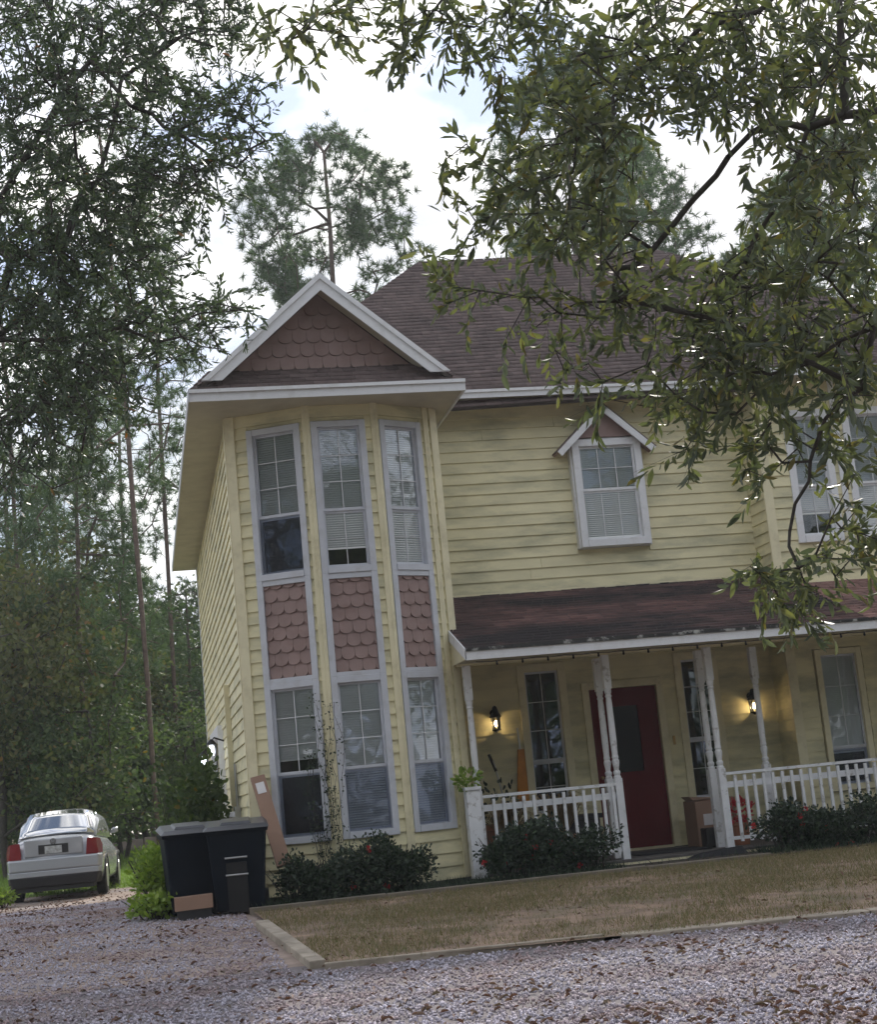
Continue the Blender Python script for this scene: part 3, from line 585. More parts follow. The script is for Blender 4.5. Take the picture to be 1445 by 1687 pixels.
while y < 19.93: mb = MB(); mb.box(3.80, PR, y, y + .125, .264, .292); mb.build('floor_board', M['floor'], fl); y += .131
mb = MB(); mb.box(3.8, PR, 18.005, 18.028, .06, .262); mb.build('porch_skirt', M['yellow_trim'], house)
def post(x, y, half=False):
    mb = MB(); r = .045; mb.box(x - r, x + r, y - r, y + r, .293, 1.25); mb.box(x - r, x + r, y - r, y + r, 2.33, 2.741)
    mb.lathe(x, y, [(.044, 1.25), (.045, 1.27), (.034, 1.285), (.043, 1.31), (.043, 1.33), (.030, 1.345), (.034, 1.38), (.043, 1.43), (.045, 1.46), (.034, 1.48), (.042, 1.50), (.036, 1.53), (.041, 1.7), (.037, 2.15), (.032, 2.22), (.042, 2.24), (.033, 2.26), (.043, 2.29), (.044, 2.33)], 14)
    return mb.build('porch_post', M['post_white'], house)
for (x, y) in ((3.845, 18.2), (5.58, 18.2), (5.60, 18.62), (6.90, 18.2), (6.94, 18.62), (7.72, 18.75), (9.95, 18.2), (12.0, 18.2)): post(x, y)
def railing(x0, x1, first):
    mb = MB(); mb.box(x0, x1, 18.155, 18.245, 1.165, 1.20); ro = mb.build('porch_railing', M['post_white'], house)
    mb = MB(); mb.box(x0, x1, 18.19, 18.215, 1.01, 1.085); mb.build('rail', M['post_white'], ro)
    mb = MB(); mb.box(x0, x1, 18.18, 18.23, .385, .425); mb.build('rail', M['post_white'], ro)
    x = first
    while x < x1 - .03:
        mb = MB(); j = random.uniform(-.006, .006); mb.box(x - .017, x + .017, 18.155, 18.189, .36, 1.15); o = mb.build('baluster', M['post_white'], ro); x += .123
railing(3.89, 5.535, 4.02); railing(6.945, 9.905, 7.06); railing(9.995, 11.955, 10.1)
# door
mb = MB(); mb.fbox(f5, U(5.76), U(5.855), -.06, .05, .3, 2.53); mb.fbox(f5, U(6.80), U(6.895), -.06, .05, .3, 2.53); mb.fbox(f5, U(5.855), U(6.80), -.06, .048, 2.44, 2.53); mb.fbox(f5, U(5.855), U(6.80), -.07, .03, .293, .325)
mb.build('door_frame', M['yellow_trim'], house)
mb = MB(); GL = (6.11, 6.53, 1.31, 2.20); a, b, c, d = U(GL[0]), U(GL[1]), GL[2], GL[3]
mb.fbox(f5, U(5.86), a, -.055, -.01, .327, 2.437); mb.fbox(f5, b, U(6.795), -.055, -.01, .327, 2.437); mb.fbox(f5, a, b, -.055, -.01, .327, c); mb.fbox(f5, a, b, -.055, -.01, d, 2.437)
dr = mb.build('door', M['door'], house)
for q in ((5.97, 6.27, .45, 1.12), (6.38, 6.69, .45, 1.12)):
    mb = MB(); mb.fbox(f5, U(q[0]), U(q[1]), -.01, -.003, q[2], q[3]); mb.build('door_panel', M['door'], dr, bevel=.004)
mb = MB(); mb.fbox(f5, a, b, -.035, -.03, c, d); mb.build('door_glass', M['door_glass'], dr)
mb = MB()
for q in ((a - .02, a + .008, c - .02, d + .02), (b - .008, b + .02, c - .02, d + .02)): mb.fbox(f5, q[0], q[1], -.03, 0, q[2], q[3])
mb.fbox(f5, a + .008, b - .008, -.03, -.001, c - .02, c + .008); mb.fbox(f5, a + .008, b - .008, -.03, -.001, d - .008, d + .02); mb.build('door_glass_frame', M['door'], dr)
mb = MB(); mb.tube([f5(U(5.93), 0, 1.12), f5(U(5.93), .05, 1.12), f5(U(5.93), .075, 1.12)], [.012, .012, .03], 10); mb.tube([f5(U(5.93), -.012, 1.12), f5(U(5.93), .004, 1.12)], .032, 10); mb.tube([f5(U(5.93), -.012, 1.27), f5(U(5.93), .012, 1.27)], .024, 10); mb.build('door_knob', M['brass'], dr, smooth=True)
mb = MB(); mb.fbox(f5, U(6.955), U(6.985), .026, .04, 1.62, 1.74); mb.build('door_bell', M['brass'], house)
# porch lanterns
def lantern(x, z, lit, y=20.0):
    mb = MB(); mb.tube([(x, y - .026, z + .12), (x, y - .045, z + .12)], .05, 12); mb.tube([(x, y - .04, z + .12), (x, y - .09, z + .19), (x, y - .13, z + .20), (x, y - .13, z + .15)], .011, 6)
    mb.lathe(x, y - .13, [(.012, z + .21), (.03, z + .19), (.05, z + .12), (.082, z + .07), (.082, z + .06), (.05, z + .058)], 10)
    for i in range(4):
        a = math.pi / 4 + i * math.pi / 2; mb.tube([(x + .068 * math.cos(a), y - .13 + .068 * math.sin(a), z + .06), (x + .058 * math.cos(a), y - .13 + .058 * math.sin(a), z - .10)], .005, 5)
    mb.lathe(x, y - .13, [(.06, z - .10), (.062, z - .11), (.03, z - .125), (.008, z - .14)], 10)
    l = mb.build('wall_lantern', M['black_metal'], house)
    mb = MB(); mb.lathe(x, y - .13, [(.008, z + .02), (.022, z + .0), (.026, z - .03), (.016, z - .06), (.004, z - .066)], 10); mb.build('bulb', M['bulb'], l, smooth=True)
    mb = MB(); n = 4
    mb.lathe(x, y - .13, [(.062, z + .058), (.053, z - .10)], 4); mb.f = mb.f[:-2]; mb.build('lantern_glass', M['glass'], l)
    if lit:
        li = bpy.data.lights.new('lantern_light', 'POINT'); li.energy = 7; li.color = (1, .70, .34); li.shadow_soft_size = .03
        lo = bpy.data.objects.new('lantern_light', li); COL.objects.link(lo); lo.location = (x, y - .13, z - .03)
lantern(4.53, 2.12, True); lantern(8.12, 2.06, True)
# side: garage door with trim, conduit, meter, two cool lamps
mb = MB(); uu = fL.len
mb.fbox(fL, uu - 8.2, uu - 5.6, -.09, -.05, ZB, 2.45); gd = mb.build('garage_door', M['white'], house)
for k in range(4): mb = MB(); mb.fbox(fL, uu - 8.17, uu - 5.63, -.05, -.035, ZB + .02 + k * .54, ZB + .53 + k * .54); mb.build('door_panel', M['white'], gd)
mb = MB(); mb.fbox(fL, uu - 8.32, uu - 8.2, 0, .10, ZB, 2.6); mb.fbox(fL, uu - 5.6, uu - 5.48, 0, .10, ZB, 2.6); mb.fbox(fL, uu - 8.2, uu - 5.6, 0, .098, 2.45, 2.6); mb.build('garage_door_trim', M['white'], house)
mb = MB(); mb.fbox(fL, uu - 3.1, uu - 3.0, .02, .09, .4, 3.0); mb.build('downspout', M['yellow_trim'], house)
mb = MB(); mb.fbox(fL, uu - 2.35, uu - 2.15, .02, .10, 1.0, 1.35); mb.tube([fL(uu - 2.25, .10, 1.22), fL(uu - 2.25, .17, 1.22)], [.075, .06], 12); mb.tube([fL(uu - 2.25, .05, 1.35), fL(uu - 2.25, .05, 1.9)], .018, 8); mb.build('electric_meter', M['steel'], house)
for (yy, zz) in ((23.4, 2.22), (26.9, 2.2)):
    mb = MB(); mb.tube([(1.17, yy, zz + .12), (1.02, yy, zz + .18), (.98, yy, zz + .12)], .014, 6); mb.lathe(.98, yy, [(.02, zz + .16), (.07, zz + .10), (.075, zz + .08)], 10); l = mb.build('side_lantern', M['black_metal'], house)
    mb = MB(); mb.lathe(.98, yy, [(.025, zz + .07), (.042, zz + .04), (.042, zz - .04), (.025, zz - .08)], 12); mb.build('bulb', M['cool_bulb'], l, smooth=True)

# ------------------------------------------------------------------ edging
def timber(name, label, a, b, w, h, m, group='timber edging round the front lawn', lift=.0, segs=1):
    a = np.array(a, float); b = np.array(b, float); mid = (a + b) / 2
    t = thing(name, label, 'edging', (mid[0], mid[1], float(ter(*mid))), group)
    L0 = np.linalg.norm(b - a); d = (b - a) / L0; n = np.array([-d[1], d[0]]); u = 0
    for k in range(segs):
        l0, l1 = L0 * k / segs, L0 * (k + 1) / segs - (.012 if k < segs - 1 else 0); mb = MB(); P = []
        j = random.uniform(-.012, .012); dz = random.uniform(-.008, .012)
        for z in (-.05, h + lift + dz):
            for (l, s_) in ((l0, -1), (l1, -1), (l1, 1), (l0, 1)):
                p = a + d * l + n * (s_ * w / 2 + j); P.append((p[0], p[1], float(ter(*p)) + z))
        mb.hexa(P); mb.build('timber', m, t, bevel=.008)
    return t
timber('bed_edging', 'long weathered timber edging between flower bed and dry lawn', (.99, 16.88), (6.9, 16.98), .08, .065, M['timber'], segs=4)
timber('lawn_edging', 'pale raised timber edging along left front of dry lawn', (1.24, 12.06), (3.4, 11.90), .05, .055, M['pale_timber'], segs=1)
timber('lawn_edging', 'sunken pale curb along right front of dry lawn beside gravel', (3.52, 11.88), (9.4, 11.15), .16, .035, M['pale_timber'], segs=3)
timber('lawn_edging', 'short thick pale timber edging at left end of dry lawn', (1.20, 12.16), (1.03, 15.6), .13, .07, M['pale_timber'], segs=2)

# ------------------------------------------------------------------ trash carts
def cart(x, y, rz, w, label, front=False, zc=0.0):
    z0 = float(ter(x, y)); t = thing('trash_cart', label, 'trash cart', (x, y, z0), 'wheeled trash carts beside the house'); t.rotation_euler = (0, 0, rz); WL[t] = np.zeros(3)
    H = .905; wb, wt = w * .385, w * .49; db, dt = .25, .33
    mb = MB(); mb.hexa([(-wb, -db, .04), (wb, -db, .04), (wb, db, .04), (-wb, db, .04), (-wt, -dt, H), (wt, -dt, H), (wt, dt, H), (-wt, dt, H)]); mb.build('body', M['bin'], t, bevel=.03)
    mb = MB(); mb.hexa([(-wt - .012, -dt - .012, H - .05), (wt + .012, -dt - .012, H - .05), (wt + .012, dt + .012, H - .05), (-wt - .012, dt + .012, H - .05), (-wt - .022, -dt - .022, H), (wt + .022, -dt - .022, H), (wt + .022, dt + .022, H), (-wt - .022, dt + .022, H)]); mb.build('rim', M['bin'], t, bevel=.006)
    mb = MB(); a, b = wt + .035, dt + .05
    mb.hexa([(-a, -b, H - .012), (a, -b, H - .012), (a, b, H + .045), (-a, b, H + .045), (-a + .05, -b + .07, H + .035), (a - .05, -b + .07, H + .035), (a - .05, b - .05, H + .10), (-a + .05, b - .05, H + .10)]); ld = mb.build('lid', M['bin_lid'], t, bevel=.012)
    mb = MB(); mb.hexa([(-.17, -b + .12, H + .040), (.17, -b + .12, H + .040), (.17, b - .13, H + .085), (-.17, b - .13, H + .085), (-.15, -b + .14, H + .072), (.15, -b + .14, H + .072), (.15, b - .15, H + .112), (-.15, b - .15, H + .112)]); mb.build('lid_panel', M['bin_lid'], ld, bevel=.006)
    for s_ in (-1, 1):
        mb = MB(); mb.tube([(s_ * (wb + .0), db + .02, .115), (s_ * (wb + .06), db + .02, .115)], .115, 18); mb.build('wheel', M['rubber'], t)
    mb = MB(); mb.tube([(-wt * .8, dt + .07, H - .02), (wt * .8, dt + .07, H - .02)], .014, 8); mb.box(-wt * .8, -wt * .8 + .03, dt, dt + .08, H - .05, H); mb.box(wt * .8 - .03, wt * .8, dt, dt + .08, H - .05, H); mb.build('handle', M['bin'], t)
    if front:
        mb = MB(); mb.hexa([(-.13, -db - .05, .03), (.09, -db - .05, .03), (.09, -db, .03), (-.13, -db, .03), (-.13, -dt - .0, .55), (.09, -dt - .0, .55), (.09, -dt + .05, .55), (-.13, -dt + .05, .55)]); mb.build('front_channel', M['rubber'], t, bevel=.008)
        for zz in (.42, .60):
            mb = MB(); mb.tube([(-.14, -dt - .012 + (.6 - zz) * .07, zz), (.10, -dt - .012 + (.6 - zz) * .07, zz)], .010, 8); mb.build('catch_bar', M['steel'], t)
    return t
cart(.415, 17.62, math.radians(4), .60, 'dark plastic trash cart standing behind and left of its twin')
cart(.93, 17.36, math.radians(-3), .66, 'dark plastic trash cart with catch bars nearest the bay corner', True)
t = thing('cardboard_box', 'flattened brown cardboard box lying at foot of left trash cart', 'box', (.37, 17.12, float(ter(.37, 17.12))))
mb = MB(); mb.hexa([(.22, 17.06, .30), (.62, 17.02, .31), (.62, 17.24, .31), (.22, 17.26, .30), (.22, 17.06, .44), (.62, 17.02, .45), (.62, 17.24, .45), (.22, 17.26, .44)]); mb.build('carton', M['card'], t)
mb = MB(); mb.box(.24, .60, 17.06, 17.22, .19, .30); mb.build('crushed_base', M['plastic_black'], t)
# long box leaning on the bay
t = thing('long_carton', 'long narrow cardboard carton with white label leaning against bay corner', 'box', (1.43, 17.7, .25))
a = Vector(at(462, 1405, 17.75)); b = Vector(at(424, 1280, 18.18)); a = a + (a - b) * .16
mb = MB(); mb.beam(a, b, .165, .07, up=(0, -1, .2)); c = mb.build('carton', M['card'], t, bevel=.004)
d = (b - a).normalized(); r_ = d.cross(Vector((0, -1, .2))).normalized(); nn = r_.cross(d); nn = nn if nn.y < 0 else -nn
mb = MB(); p = b - d * .16 + nn * .0365; mb.hexa([p - r_ * .05 - d * .07, p + r_ * .05 - d * .07, p + r_ * .05 + d * .07, p - r_ * .05 + d * .07, p - r_ * .05 - d * .07 + nn * .002, p + r_ * .05 - d * .07 + nn * .002, p + r_ * .05 + d * .07 + nn * .002, p - r_ * .05 + d * .07 + nn * .002]); mb.build('label', M['paper'], t)

# ------------------------------------------------------------------ porch things
t = thing('planter_stand', 'white square planter stand with a green plant at porch left corner', 'planter', (3.74, 17.98, .25))
mb = MB(); mb.box(3.65, 3.81, 17.92, 18.10, .26, 1.27); mb.box(3.63, 3.83, 17.90, 18.12, 1.27, 1.31); mb.build('stand', M['post_white'], t, bevel=.005)
def leaf_clump(parent, name, c, r, n, size, m, TV=ROUND_V, up=.3):
    q = rng.normal(size=(n, 3)); q /= np.linalg.norm(q, axis=1)[:, None]; P = np.array(c) + q * np.array(r) * rng.uniform(.25, 1, (n, 1)) ** .6
    d = q + rng.normal(size=(n, 3)) * .5; d[:, 2] += up; V, F = scatter(TV, LEAF_F, P, basis(d), size * rng.uniform(.6, 1.3, n)); return add_part_np(name, V, F, m, parent)
leaf_clump(t, 'foliage', (3.70, 17.98, 1.40), (.16, .12, .12), 110, .07, M['weed_leaf'])
t = thing('bristle_broom', 'orange duster hanging on the wall right of left porch lantern', 'duster', (4.86, 19.9, 1.1))
mb = MB(); mb.hexa([(4.72, 19.90, 1.02), (4.88, 19.90, 1.02), (4.88, 19.95, 1.02), (4.72, 19.95, 1.02), (4.80, 19.91, 1.74), (4.88, 19.91, 1.74), (4.88, 19.95, 1.74), (4.80, 19.95, 1.74)]); mb.build('bristles', M['orange'], t)
mb = MB(); mb.tube([(4.83, 19.93, 1.74), (4.82, 19.93, 2.02)], .014, 8); mb.build('handle', M['steel'], t)
def pot(x, y, label, z=.293, s=1.0, plant=None):
    t = thing('flower_pot', label, 'flower pot', (x, y, z), 'pots on the porch floor')
    mb = MB(); mb.lathe(x, y, [(.11 * s, z), (.155 * s, z + .26 * s), (.17 * s, z + .27 * s), (.17 * s, z + .31 * s), (.14 * s, z + .31 * s)], 16); mb.build('pot', M['clay'], t, smooth=False)
    if plant == 'straw':
        n = 160; a = rng.uniform(0, 2 * np.pi, n); V = []; F = []
        for i in range(n):
            l = random.uniform(.35, .75); r1 = random.uniform(.1, .5); p0 = np.array([x, y, z + .3 * s]); p1 = p0 + np.array([math.cos(a[i]) * r1 * .6, math.sin(a[i]) * r1 * .4, l * .7]); p2 = p0 + np.array([math.cos(a[i]) * r1 * 1.2, math.sin(a[i]) * r1 * .6, l * .55])
            w = np.array([.006, .004, 0]); b = len(V); V += [p0 - w, p0 + w, p1 + w, p1 - w, p2]; F += [(b, b + 1, b + 2, b + 3), (b + 3, b + 2, b + 4, b + 4)]
        V = np.array(V); F = np.array(F); Ft = np.concatenate([F[::2][:, [0, 1, 2]], F[::2][:, [0, 2, 3]], F[1::2][:, :3]]); add_part_np('dry_grass', V, Ft, M['straw'], t)
    elif plant: leaf_clump(t, 'foliage', (x, y, z + .45 * s), (.2 * s, .2 * s, .18 * s), 120, .08, M[plant])
pot(4.25, 18.55, 'clay pot with arching dry straw grass behind left railing', plant='straw')
pot(4.95, 18.6, 'clay pot of drooping dry grass below left porch window', plant='straw', s=1.1)
pot(4.35, 19.5, 'clay pot with a dark leafy plant under the left lantern', s=1.7, plant='hedge_leaf')
pot(7.25, 18.7, 'clay pot with reddish plant behind the right railing', s=.9, plant='petal')
t = thing('garden_tool', 'thin black-handled tool standing at left end of porch', 'tool', (4.45, 19.3, .3))
mb = MB(); mb.tube([(4.55, 19.3, .3), (4.36, 19.5, 1.62)], .012, 6); mb.build('shaft', M['steel'], t); mb = MB(); mb.tube([(4.38, 19.48, 1.48), (4.32, 19.54, 1.70)], .02, 6); mb.build('grip', M['plastic_black'], t)
t = thing('storage_chest', 'low dark bench box behind the left railing', 'bench', (4.9, 19.4, .3))
mb = MB(); mb.box(4.75, 5.6, 19.2, 19.7, .293, .78); mb.build('chest_body', M['plastic_black'], t, bevel=.01); mb = MB(); mb.box(4.72, 5.63, 19.16, 19.73, .782, .84); mb.build('lid', M['plastic_black'], t, bevel=.01)
t = thing('cardboard_box', 'large brown cardboard box with white label standing right of door', 'box', (7.02, 19.35, .3))
mb = MB(); mb.hexa([(6.84, 19.1, .293), (7.36, 19.05, .293), (7.38, 19.55, .293), (6.86, 19.6, .293), (6.84, 19.1, .86), (7.36, 19.05, .88), (7.38, 19.55, .90), (6.86, 19.6, .87)]); c = mb.build('carton', M['card'], t)
mb = MB(); mb.hexa([(6.93, 19.087, .56), (7.05, 19.076, .56), (7.05, 19.08, .56), (6.93, 19.09, .56), (6.93, 19.087, .70), (7.05, 19.076, .70), (7.05, 19.08, .70), (6.93, 19.09, .70)]); mb.build('label', M['paper'], t)
mb = MB(); mb.hexa([(6.86, 19.2, .875), (7.1, 19.2, .895), (7.1, 19.5, .895), (6.86, 19.5, .875), (6.80, 19.2, .93), (7.05, 19.2, .905), (7.05, 19.5, .905), (6.80, 19.5, .93)]); mb.build('flap', M['card'], t)
t = thing('black_box', 'small black box with white label before the large cardboard box', 'box', (7.0, 18.9, .3))
mb = MB(); mb.box(6.84, 7.18, 18.82, 19.02, .293, .53); mb.build('case', M['plastic_black'], t, bevel=.01); mb = MB(); mb.box(6.98, 7.09, 18.814, 18.819, .38, .47); mb.build('label', M['paper'], t)
t = thing('yellow_bag', 'yellow plastic bag standing right of the black box', 'bag', (7.28, 18.92, .3))
mb = MB(); mb.lathe(7.26, 18.92, [(.05, .293), (.07, .33), (.062, .42), (.07, .47), (.03, .53), (.04, .58)], 9); mb.build('bag', M['yellow_plastic'], t, smooth=True)
t = thing('doormat', 'dark rectangular doormat lying before the red door', 'doormat', (6.3, 18.9, .295))
mb = MB(); mb.box(5.85, 6.78, 18.5, 19.2, .294, .312); mb.build('mat', M['black_cloth'], t, bevel=.004)
# black cloth sagging along the front of the porch floor
nu, nv = 40, 6; V = []
for j in range(nv):
    for i in range(nu):
        u = i / (nu - 1); x = 5.35 + 1.62 * u; s_ = j / (nv - 1); top = .20 - .11 * math.sin(math.pi * min(1, u * 1.45)) ** 2 + .07 * u + .01 * math.sin(9 * u); z = .165 + (top - .165) * s_
        V.append((x, 17.985 - .22 * (1 - s_) - .03 * math.sin(14 * u) * (1 - s_), .205 + (top - .165) * s_ + (0 if j else .0)))
F = [(j * nu + i, j * nu + i + 1, (j + 1) * nu + i + 1, (j + 1) * nu + i) for j in range(nv - 1) for i in range(nu - 1)]
o = new('landscape_cloth', mesh_np('landscape_cloth', np.array(V), np.array(F), M['black_cloth'], True)); tag(o, 'black landscape cloth sagging along ground before the door steps', 'cloth')
sm = o.modifiers.new('thick', 'SOLIDIFY'); sm.thickness = .012
# string lights under the porch fascia
t = thing('string_lights', 'dark string of small bulbs hanging along front of porch', 'string lights', (6.5, 17.6, 2.72))
mb = MB(); pts = []; x = 3.85; k = 0
while x < 12.8: pts.append((x, 17.62, 2.735 - .012 * (k % 2))); x += .18; k += 1
mb.tube(pts, .004, 4); w = mb.build('cable', M['plastic_black'], t); x = 4.1
while x < 12.6:
    mb = MB(); mb.lathe(x, 17.62, [(.006, 2.735), (.010, 2.725), (.012, 2.71), (.015, 2.70), (.013, 2.685), (.004, 2.68)], 8); mb.build('bulb', M['plastic_black'], t); x += .31

# ------------------------------------------------------------------ car
car = thing('parked_car', 'silver four-door sedan parked on the gravel drive, seen from behind', 'car', (0, 0, 0)); WL[car] = np.zeros(3)
def loft(secs, n=20):
    """secs: list of (y, half width bottom, half width mid, half width top, z bottom, z top, corner) -> closed body"""
    V = []; F = []
    for (y, wb, wm, wt, z0, z1, yo) in secs:
        zm = z0 + (z1 - z0) * .5
        prof = [(-wb * .86, z0), (-wb * .97, z0 + .04), (-wm * .995, z0 + (zm - z0) * .45), (-wm, zm), (-wm * .985, zm + (z1 - zm) * .35), (-wt * 1.0, z1 - (z1 - zm) * .22), (-wt * .93, z1 - .035), (-wt * .80, z1 - .008), (-wt * .45, z1 + .012), (0, z1 + .018)]
        ring = prof + [(-x, z) for x, z in prof[-2::-1]]
        for (x, z) in ring: V.append((x, y + yo * (1 - abs(x) / max(wm, .01)) , z))
    m = len(ring)
    for i in range(len(secs) - 1):
        for k in range(m): a = i * m + k; b = i * m + (k + 1) % m; F.append((a, b, b + m, a + m))
    F.append(tuple(range(m))[::-1]); F.append(tuple((len(secs) - 1) * m + k for k in range(m))); return V, F
# car's own axes: y = 0 at the rear bumper, +y towards its front
V, F = loft([(.02, .80, .80, .70, .34, .60, -.06), (.06, .84, .85, .76, .27, .70, -.06), (.12, .85, .865, .70, .25, 1.00, -.05), (.30, .85, .870, .72, .24, 1.035, -.02), (.62, .85, .875, .74, .23, 1.045, 0), (1.2, .86, .88, .76, .22, 1.01, 0), (2.2, .86, .88, .76, .20, .98, 0), (3.0, .86, .88, .75, .20, .97, 0), (3.3, .86, .875, .73, .21, .94, 0), (4.0, .85, .86, .66, .23, .83, .0), (4.3, .78, .80, .60, .28, .70, .08), (4.36, .70, .70, .5, .34, .6, .08)])
mb = MB(); mb.add(V, F); body = mb.build('body', M['car'], car, smooth=True)
bv = body.modifiers.new('subdivision', 'SUBSURF'); bv.levels = 1; bv.render_levels = 1
V, F = loft([(.60, .73, .72, .68, .96, 1.03, 0), (.80, .74, .72, .64, .96, 1.20, 0), (1.05, .75, .73, .60, .96, 1.37, 0), (1.25, .75, .735, .57, .96, 1.435, 0), (1.7, .76, .73, .54, .95, 1.475, 0), (2.3, .76, .73, .54, .94, 1.465, 0), (2.6, .76, .73, .55, .93, 1.40, 0), (3.0, .75, .75, .60, .92, 1.18, 0), (3.3, .74, .74, .62, .90, .96, 0)])
mb = MB(); mb.add(V, F); cabin = mb.build('cabin', M['car'], car, smooth=True)
def quadgrid(corners, nu, nv, bulge, lift):
    a, b, c, d = map(Vector, corners); nrm = (b - a).cross(d - a).normalized(); nrm = nrm if nrm.dot(lift) > 0 else -nrm; V = []
    for j in range(nv + 1):
        for i in range(nu + 1):
            u, v = i / nu, j / nv; V.append(tuple((a * (1 - u) + b * u) * (1 - v) + (d * (1 - u) + c * u) * v + nrm * bulge * (math.sin(math.pi * u) ** .6 if 0 < u < 1 else 0)))
    return V, [(j * (nu + 1) + i, j * (nu + 1) + i + 1, (j + 1) * (nu + 1) + i + 1, (j + 1) * (nu + 1) + i) for j in range(nv) for i in range(nu)]
def glass_part(name, corners, bulge, lift, m='car_glass', nu=10, th=.012):
    V, F = quadgrid(corners, nu, 4, bulge, Vector(lift)); mb = MB(); mb.add(V, F); o = mb.build(name, M[m], car, smooth=True); s = o.modifiers.new('thick', 'SOLIDIFY'); s.thickness = th; s.offset = 0; return o
glass_part('rear_window', [(-.69, .565, 1.045), (.69, .565, 1.045), (.55, 1.13, 1.43), (-.55, 1.13, 1.43)], .05, (0, -1, 1))
glass_part('windscreen', [(-.66, 3.18, 1.02), (.66, 3.18, 1.02), (.54, 2.62, 1.40), (-.54, 2.62, 1.40)], .05, (0, 1, 1))
for s_ in (-1, 1):
    for (ya, yb, yc, yd) in ((.98, 1.78, 1.78, 1.22), (1.86, 2.95, 2.52, 1.86)):
        glass_part('side_window', [(s_ * .735, ya, 1.04), (s_ * .735, yb, 1.04), (s_ * .595, yc, 1.40), (s_ * .595, yd, 1.40)], .01, (s_, 0, 0), nu=4)
    mb = MB(); P = [(s_ * x, y, z) for (x, y, z) in ((.59, .0, .71), (.80, .03, .71), (.865, .15, .72), (.865, .18, .84), (.83, .14, .94), (.765, .04, .965), (.62, .0, .965))]
    Q = [(x, y + .06, z) for (x, y, z) in P]; m_ = len(P); mb.add(P + Q, [tuple(range(m_)), tuple(range(2 * m_ - 1, m_ - 1, -1))] + [(i, (i + 1) % m_, (i + 1) % m_ + m_, i + m_) for i in range(m_)]); mb.build('taillight', M['taillight'], car, bevel=.008)
    for yw in (.82, 3.42):
        mb = MB(); mb.tube([(s_ * .68, yw, .31), (s_ * .70, yw, .31), (s_ * .85, yw, .31), (s_ * .875, yw, .31)], [.27, .31, .31, .27], 28); wh = mb.build('wheel', M['rubber'], car)
        mb = MB(); mb.tube([(s_ * .862, yw, .31), (s_ * .882, yw, .31)], [.20, .19], 20); mb.build('rim', M['steel'], wh)
        mb = MB(); n = 16
        for k in range(n):
            a0, a1 = math.pi * k / n, math.pi * (k + 1) / n; mb.hexa([(s_ * .80, yw + .335 * math.cos(a), .31 + .335 * math.sin(a)) for a in (a0, a1)] + [(s_ * .80, yw + .37 * math.cos(a), .31 + .37 * math.sin(a)) for a in (a1, a0)] + [(s_ * .887, yw + .335 * math.cos(a), .31 + .335 * math.sin(a)) for a in (a0, a1)] + [(s_ * .887, yw + .37 * math.cos(a), .31 + .37 * math.sin(a)) for a in (a1, a0)])
        mb.build('wheel_arch', M['plastic_black'], car)
    mb = MB(); mb.tube([(s_ * .80, 2.75, 1.02), (s_ * .87, 2.73, 1.05), (s_ * .95, 2.73, 1.06)], [.02, .055, .045], 10); mb.build('side_mirror', M['car'], car, smooth=True)
mb = MB(); mb.hexa([(-.80, -.075, .50), (.80, -.075, .50), (.86, .10, .50), (-.86, .10, .50), (-.82, -.06, .705), (.82, -.06, .705), (.87, .12, .705), (-.87, .12, .705)]); mb.build('bumper', M['car'], car, bevel=.03)
mb = MB(); mb.hexa([(-.74, -.05, .24), (.74, -.05, .24), (.84, .12, .24), (-.84, .12, .24), (-.80, -.082, .41), (.80, -.082, .41), (.86, .12, .41), (-.86, .12, .41)]); mb.build('lower_bumper', M['plastic_black'], car, bevel=.02)
mb = MB(); mb.hexa([(-.80, -.078, .41), (.80, -.078, .41), (.86, .10, .41), (-.86, .10, .41), (-.80, -.074, .50), (.80, -.074, .50), (.86, .10, .50), (-.86, .10, .50)]); mb.build('bumper_skirt', M['car'], car, bevel=.01)
mb = MB(); mb.box(-.70, .70, 0, 3.9, .17, .30); mb.build('underbody', M['plastic_black'], car)
mb = MB(); mb.box(-.53, .53, -.012, .10, .735, 1.02); mb.build('boot_lid', M['car'], car, bevel=.02)
mb = MB(); mb.box(-.27, .27, -.018, .0, .77, .92); mb.build('plate_recess', M['plastic_black'], car)
pl = MB(); pl.box(-.155, .155, -.026, -.018, .775, .895); mb = pl; mb.build('licence_plate', mat('licence_plate', (.42, .44, .45), .5, .35, 22), car)
em = MB(); n = 20
for k in range(n):
    a0, a1 = 2 * math.pi * k / n, 2 * math.pi * (k + 1) / n; em.hexa([(r * math.cos(a), y, .965 + r * math.sin(a)) for y in (-.013, -.022) for (r, a) in ((.045, a0), (.052, a0), (.052, a1), (.045, a1))])
def stroke(m_, x0, z0, x1, z1): m_.beam((x0, -.019, z0), (x1, -.019, z1), .006, .008, up=(0, 1, 0))
for a in ((-.018, 1.008, 0, .975), (0, .975, .018, 1.008), (-.038, .985, -.017, .925), (-.017, .925, 0, .965), (0, .965, .017, .925), (.017, .925, .038, .985)): stroke(em, *a)
em.build('emblem', M['plastic_black'], car)
mb = MB(); mb.tube([(0, 1.5, 1.49), (0, 1.42, 1.58)], .006, 5); mb.build('aerial', M['plastic_black'], car)
car.location = (-1.66, 28.4, float(ter(-1.8, 30)) + .005); car.rotation_euler = (0, 0, math.radians(-3.5)); car.scale = (.95, 1.0, 1.05)

